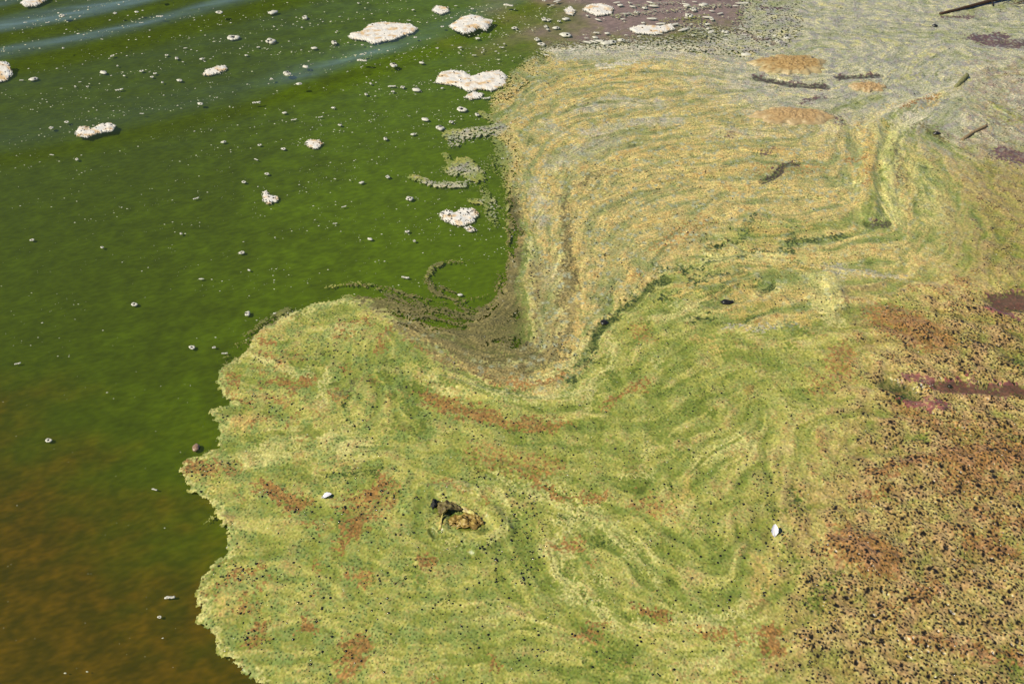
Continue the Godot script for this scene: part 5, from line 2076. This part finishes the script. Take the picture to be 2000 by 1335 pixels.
func build_foam_islands() -> void:
	island("wide cream foam island with a pointed left end, floating near the top", 3.8, 12, [-521, -3318, -518, -3347, -483, -3362, -462, -3414, -425, -3429, -374, -3422, -329, -3414, -305, -3377, -318, -3347, -351, -3325, -373, -3297, -404, -3289, -438, -3268, -467, -3297, -503, -3304])
	island("rounded cream foam island touching the wave crest right of the wide one", 3.8, 10, [-203, -3380, -183, -3414, -164, -3452, -134, -3467, -100, -3444, -90, -3422, -60, -3414, -82, -3355, -107, -3362, -127, -3333, -155, -3318, -188, -3347])
	island("lumpy pinkish cream foam raft at the left tip of the tan scum", 3.8, 22, [-229, -3020, -217, -3084, -186, -3098, -147, -3091, -123, -3058, -85, -3084, -39, -3098, -15, -3058, -18, -3004, -60, -2970, -98, -2982, -128, -2964, -167, -3001])
	island("oval white foam cake on the purple shallows at the top", 3.8, 4, [234, -3522, 257, -3561, 300, -3569, 337, -3538, 329, -3491, 278, -3475])
	island("cream foam lump cut by the top edge near the left corner", 3.6, 4, [-1641, -3553, -1634, -3610, -1572, -3618, -1562, -3586, -1587, -3546, -1617, -3534])
	island("cream foam lump cut by the left edge below the wave crests", 3.4, 4, [-1578, -3084, -1556, -3111, -1524, -3107, -1503, -3065, -1513, -3030, -1540, -3020])
	island("small elongated white foam lump between the second and third wave", 2.9, 4, [-934, -3068, -928, -3101, -910, -3111, -897, -3124, -875, -3127, -865, -3104, -888, -3078, -916, -3062])
	island("knobbly white foam cluster shaped like a bone on the left water", 3.7, 12, [-1210, -2719, -1210, -2752, -1186, -2752, -1172, -2735, -1156, -2763, -1130, -2772, -1109, -2755, -1107, -2724, -1129, -2719, -1148, -2710, -1170, -2689, -1198, -2697])
	island("smooth lens shaped white foam lump in the middle of open water", 2.3, 4, [-571, -2675, -558, -2694, -533, -2691, -519, -2670, -533, -2643, -556, -2654])
	island("tiny Y shaped foam cluster of open bubbles on green water", 2.1, 9, [-645, -2432, -635, -2439, -624, -2417, -598, -2410, -601, -2389, -620, -2375, -636, -2394])
	island("heart shaped grey foam raft full of dark bubbles beside the scum edge", 3.4, 46, [-184, -2330, -166, -2352, -144, -2339, -127, -2357, -97, -2357, -84, -2334, -96, -2298, -121, -2281, -146, -2285, -173, -2307])
	island("small foam scrap just below the heart shaped foam raft", 1.6, 8, [-120, -2272, -102, -2281, -88, -2263, -103, -2255])
	island("long ragged foam strip lying along the purple shallows", 3.3, 4, [376, -3380, 415, -3407, 480, -3399, 518, -3414, 524, -3377, 458, -3340, 393, -3347])
	island("crescent foam scrap left of the oval white foam cake", 1.7, 4, [173, -3522, 196, -3546, 210, -3514, 199, -3479, 179, -3491])
	island("rough foam lump at the top between the two cream islands", 2.5, 4, [-266, -3514, -253, -3553, -213, -3538, -210, -3506, -236, -3483])
	island("flat foam tongue just under the lumpy pinkish cream raft", 2.1, 4, [-140, -2933, -113, -2964, -83, -2951, -90, -2927, -122, -2918])


func lay_flecks() -> void:
	known_fleck(-789, -3494, 39, 1)
	known_fleck(-679, -3460, 35, 3)
	known_fleck(-764, -3289, 51, 3)
	known_fleck(-619, -3240, 24, 1)
	known_fleck(-1467, -3444, 33, 3)
	known_fleck(-1292, -3444, 21, 3)
	known_fleck(-1227, -3463, 18, 1)
	known_fleck(-1147, -3441, 25, 2)
	known_fleck(-1180, -3565, 29, 3)
	known_fleck(-954, -3452, 26, 0)
	known_fleck(-560, -3275, 34, 3)
	known_fleck(-886, -3314, 44, 0)
	known_fleck(-626, -3104, 26, 1)
	known_fleck(-673, -3055, 42, 3)
	known_fleck(-716, -3026, 16, 3)
	known_fleck(-1235, -3081, 29, 1)
	known_fleck(-1432, -3039, 32, 1)
	known_fleck(-1157, -2973, 24, 2)
	known_fleck(-993, -3030, 22, 1)
	known_fleck(-1041, -3017, 14, 3)
	known_fleck(-1033, -3171, 22, 3)
	known_fleck(-955, -3168, 18, 1)
	known_fleck(-897, -2876, 22, 1)
	known_fleck(-736, -2882, 25, 2)
	known_fleck(-624, -2967, 22, 1)
	known_fleck(-650, -2838, 17, 1)
	known_fleck(-617, -2800, 18, 2)
	known_fleck(-514, -2867, 15, 1)
	known_fleck(-483, -2769, 18, 3)
	known_fleck(-688, -2588, 14, 2)
	known_fleck(-647, -2517, 14, 0)
	known_fleck(-701, -2478, 14, 0)
	known_fleck(-793, -2678, 18, 1)
	known_fleck(-623, -2643, 15, 0)
	known_fleck(-1287, -2746, 21, 3)
	known_fleck(-1254, -2780, 15, 0)
	known_fleck(-1170, -2588, 17, 3)
	known_fleck(-1242, -2606, 13, 2)
	known_fleck(-809, -2401, 17, 2)
	known_fleck(-426, -2364, 14, 2)
	known_fleck(-440, -2290, 12, 2)
	known_fleck(-12, -3526, 36, 2)
	known_fleck(109, -3395, 24, 3)
	known_fleck(142, -3384, 28, 1)
	known_fleck(171, -3333, 45, 1)
	known_fleck(79, -3300, 31, 3)
	known_fleck(93, -3268, 27, 0)
	known_fleck(8, -3384, 21, 0)
	known_fleck(313, -3282, 41, 1)
	known_fleck(-109, -3307, 20, 1)
	known_fleck(-163, -3243, 17, 1)
	known_fleck(-359, -3111, 39, 3)
	known_fleck(-455, -3117, 33, 2)
	known_fleck(-277, -3141, 20, 1)
	known_fleck(-356, -2995, 25, 2)
	known_fleck(-324, -2989, 22, 3)
	known_fleck(-282, -2973, 32, 1)
	known_fleck(-427, -2945, 19, 3)
	known_fleck(-246, -2800, 27, 1)
	known_fleck(-99, -2826, 24, 3)
	known_fleck(-172, -2786, 21, 3)
	known_fleck(-200, -2752, 39, 3)
	known_fleck(-126, -2741, 18, 2)
	known_fleck(-274, -2719, 18, 1)
	known_fleck(-349, -2694, 21, 3)
	known_fleck(-73, -2924, 25, 2)
	known_fleck(-144, -2858, 34, 0)
	known_fleck(-327, -2502, 20, 3)
	known_fleck(-393, -2475, 17, 1)
	known_fleck(-263, -2399, 30, 3)
	known_fleck(-650, -2168, 16, 0)
	known_fleck(-620, -2099, 10, 1)
	known_fleck(-813, -2246, 13, 3)
	known_fleck(-991, -2189, 14, 3)
	known_fleck(-1171, -2220, 12, 0)
	known_fleck(-695, -1823, 16, 0)
	known_fleck(-620, -1804, 14, 2)
	known_fleck(-1056, -1771, 14, 2)
	known_fleck(-919, -1544, 15, 0)
	known_fleck(-595, -1938, 24, 3)
	known_fleck(-858, -1971, 17, 0)
	known_fleck(-249, -2071, 20, 2)
	known_fleck(-347, -2224, 16, 1)
	known_fleck(-258, -2255, 13, 0)
	known_fleck(-238, -2216, 13, 3)
	known_fleck(-678, -1415, 12, 2)
	known_fleck(-592, -1168, 19, 2)
	known_fleck(-600, -1128, 8, 0)
	known_fleck(-647, -1823, 9, 0)


func build_pit_leaf() -> void:
	var o := thing("crumpled_leaf", "crumpled brown leaf half sunk in a torn pocket of the green algae lobe", "leaf", Vector3(-104, 0, -1344) * 0.001)
	var dull := mottled(Color(0.47, 0.44, 0.27), 0.6, 70.0, 3)
	var gold := mottled(Color(0.68, 0.60, 0.33), 0.5, 60.0, 5)
	var pale := mottled(Color(0.82, 0.80, 0.48), 0.5, 60.0, 7)
	var st := SurfaceTool.new()
	st.begin(Mesh.PRIMITIVE_TRIANGLES)
	sheet(st, [Vector3(-37, 3, -35), Vector3(-19, 9, -36), Vector3(0, 8, -28), Vector3(14, 4, -20)], [Vector3(-31, 6, 1), Vector3(-23, 13, -5), Vector3(-10, 14, -10), Vector3(11, 7, -14)], 1.2, 3.5)
	part("blade", finish(st), dull, o)
	st = SurfaceTool.new()
	st.begin(Mesh.PRIMITIVE_TRIANGLES)
	sheet(st, [Vector3(-11, 1, 0), Vector3(2, 5, -5), Vector3(21, 8, -6), Vector3(42, 6, -1), Vector3(51, 2, 7)], [Vector3(-16, -2, 19), Vector3(-3, 1, 24), Vector3(14, 3, 26), Vector3(35, 3, 24), Vector3(48, 1, 17)], 0.8, 5.0)
	part("blade", finish(st), gold, o)
	st = SurfaceTool.new()
	st.begin(Mesh.PRIMITIVE_TRIANGLES)
	sheet(st, [Vector3(11, 6, -25), Vector3(20, 9, -20), Vector3(32, 8, -11), Vector3(43, 4, -3)], [Vector3(9, 4, -16), Vector3(19, 6, -11), Vector3(28, 6, -5), Vector3(40, 3, 1)], 1.5, 1.0)
	part("blade", finish(st), pale, o)
	st = SurfaceTool.new()
	st.begin(Mesh.PRIMITIVE_TRIANGLES)
	sheet(st, [Vector3(-26, 3, 29), Vector3(-25, 8, 12), Vector3(-23, 14, -1), Vector3(-12, 15, -10)], [Vector3(-31, 1, 29), Vector3(-30, 4, 12), Vector3(-27, 9, 1), Vector3(-17, 11, -7)], 1.0, 0.6)
	part("curled_edge", finish(st), pale, o)
	var s := thing("dark_stone", "small black wet stone at the left end of the torn pocket", "stone", Vector3(-145, 3, -1376) * 0.001)
	part("body", lump_mesh(Vector3(6, 7, 10), 3, 0.8), plain(Color(0.07, 0.08, 0.06), 0.6), s)


func build_feathers() -> void:
	feather("white feather standing upright on the algae near the pitted crust", Vector2(476, -1299), 21.0, 15.0, 0.75, -0.12, 0.001)
	feather("small curled white feather lying flat beside the orange patches of the lobe", Vector2(-356, -1391), 17.0, 13.0, 0.18, -1.2, 0.002)


func build_twigs() -> void:
	var long_stick := rod("stick", "long dark brown stick lying on the scum at the top right corner", "stick", [1407, -3479, 1473, -3506, 1542, -3538, 1592, -3561, 1711, -3610], 4.0, 6.5, 5.0, 13.0, Color(0.36, 0.26, 0.16))
	long_stick.set_meta("kind", "thing")
	rod("stick", "thin bare twig poking up beside the long dark stick", "twig", [1601, -3538, 1601, -3578, 1604, -3643], 2.2, 1.2, 6.0, 34.0, Color(0.22, 0.15, 0.09))
	rod("stick", "short pale speckled twig on the crust at the right edge", "twig", [1236, -2680, 1278, -2719, 1326, -2752], 5.0, 4.0, 4.0, 8.0, Color(0.74, 0.64, 0.46))
	rod("stick", "stubby algae coated stick end above the yellow folds", "stick", [1309, -2982, 1333, -3011, 1362, -3046], 6.5, 7.5, 1.0, 9.0, Color(0.66, 0.66, 0.42))
	var litter := thing("plant_litter", "dark clump of dead reed leaves in the top right corner", "plant litter", Vector3(1655, 4, -3569) * 0.001)
	var tones := [Color(0.16, 0.20, 0.09), Color(0.30, 0.22, 0.12), Color(0.10, 0.13, 0.08), Color(0.38, 0.34, 0.16), Color(0.08, 0.07, 0.05)]
	for k in 26:
		var st := SurfaceTool.new()
		st.begin(Mesh.PRIMITIVE_TRIANGLES)
		var a := Vector3(rng.randf_range(-70, 90), rng.randf_range(0, 10), rng.randf_range(-60, 28))
		var turn := rng.randf_range(-0.9, 0.9)
		var l := rng.randf_range(22, 70)
		var b := a + Vector3(cos(turn) * l, rng.randf_range(-2, 16), sin(turn) * l)
		var mid := (a + b) * 0.5 + Vector3(0, rng.randf_range(2, 10), 0)
		var across := Vector3(-sin(turn), 0.2, cos(turn)) * rng.randf_range(2.0, 5.0)
		sheet(st, [a, mid, b], [a + across * 0.4, mid + across, b + across * 0.2], 1.0, 0.8)
		part("leaf", finish(st), plain(tones[k % 5], 0.6), litter)


func build_pebbles() -> void:
	var l := [
		[489, -1974, Vector3(15, 7, 8), "flat black wet pebble stuck in the yellow folds right of centre"],
		[205, -1906, Vector3(9, 5, 8), "round dark green pebble in the narrow green channel"],
		[-622, -1523, Vector3(7, 4, 10), "pinkish pebble in the water just off the scalloped edge"],
		[1179, -2719, Vector3(10, 5, 6), "small dark pebble left of the short speckled twig"],
		[1366, -3392, Vector3(9, 5, 7), "small black pebble under the tip of the long stick"],
		[914, -1700, Vector3(5, 5, 5), "black pebble between the two halves of the muddy pool"],
	]
	for e in l:
		var o := thing("pebble", e[3], "pebble", Vector3(e[0] * 0.001, mat_height(e[0], e[1]) + 0.001, e[1] * 0.001))
		part("body", lump_mesh(e[2], int(e[0]), 0.3), plain(Color(0.56, 0.46, 0.36) if e[3].begins_with("pinkish") else Color(0.13, 0.13, 0.11), 0.35), o)


func build_mounds() -> void:
	var l := [
		[851, -3124, 112.0, 66.0, 13.0, "golden dried algae mound with a granular top, upper of the two"],
		[797, -2814, 120.0, 52.0, 10.0, "paler dried algae mound ringed by grey scum, lower of the two"],
		[1051, -2982, 52.0, 32.0, 7.0, "small faint dried algae mound to the right of the golden one"],
	]
	for e in l:
		var n := FastNoiseLite.new()
		n.noise_type = FastNoiseLite.TYPE_CELLULAR
		n.cellular_return_type = FastNoiseLite.RETURN_DISTANCE
		n.fractal_type = FastNoiseLite.FRACTAL_NONE
		n.frequency = 0.17
		n.seed = int(e[2])
		var w := FastNoiseLite.new()
		w.frequency = 0.03
		w.fractal_octaves = 3
		w.seed = int(e[3])
		var st := SurfaceTool.new()
		st.begin(Mesh.PRIMITIVE_TRIANGLES)
		st.set_smooth_group(0)
		var rows := 46
		var around := 150
		var grid := []
		for i in rows + 1:
			var row := []
			for j in around:
				var a := TAU * j / around
				var r := float(i) / rows
				var rim := 1.0 + 0.34 * w.get_noise_2d(cos(a) * 40.0 + e[0], sin(a) * 40.0) + 0.10 * w.get_noise_2d(cos(a) * 150.0 + e[0], sin(a) * 150.0)
				var x: float = cos(a) * r * e[2] * rim
				var z: float = sin(a) * r * e[3] * rim
				var g := 1.0 - clampf(n.get_noise_2d(x, z) + 1.0, 0.0, 1.2)
				var y: float = e[4] * pow(1.0 - r * r, 0.8) + g * 3.0 * _ss(1.0, 0.75, r) + 3.5 * w.get_noise_2d(x * 1.4, z * 1.4) - 1.5 - 5.0 * _ss(0.86, 1.0, r)
				var c := Color(0.14, 0.075, 0.022).lerp(Color(0.43, 0.295, 0.115), clampf(g * 1.2 + 0.12 + 0.5 * w.get_noise_2d(x * 3.0, z * 3.0), 0.0, 1.0))
				c = c.lerp(Color(0.44, 0.36, 0.18), _ss(0.55, 0.92, r + 0.35 * w.get_noise_2d(x, z + 400.0)) * 0.85)
				if e[4] < 12.0:
					c = c.lerp(Color(0.44, 0.31, 0.16), 0.4)
				row.append([Vector3(x, y, z) * 0.001, c])
			grid.append(row)
		for i in rows:
			for j in around:
				var k := (j + 1) % around
				var q := [grid[i][j], grid[i][k], grid[i + 1][k], grid[i + 1][j]]
				for v in ([0, 2, 1, 0, 3, 2] if i > 0 else [0, 3, 2]):
					st.set_color(q[v][1])
					st.add_vertex(q[v][0])
		var m := plain(Color(1, 1, 1), 0.5)
		m.vertex_color_use_as_albedo = true
		var o := thing("algae_mound", e[5], "algae mound", Vector3(e[0] * 0.001, 0.004, e[1] * 0.001))
		part("crust", finish(st), m, o)
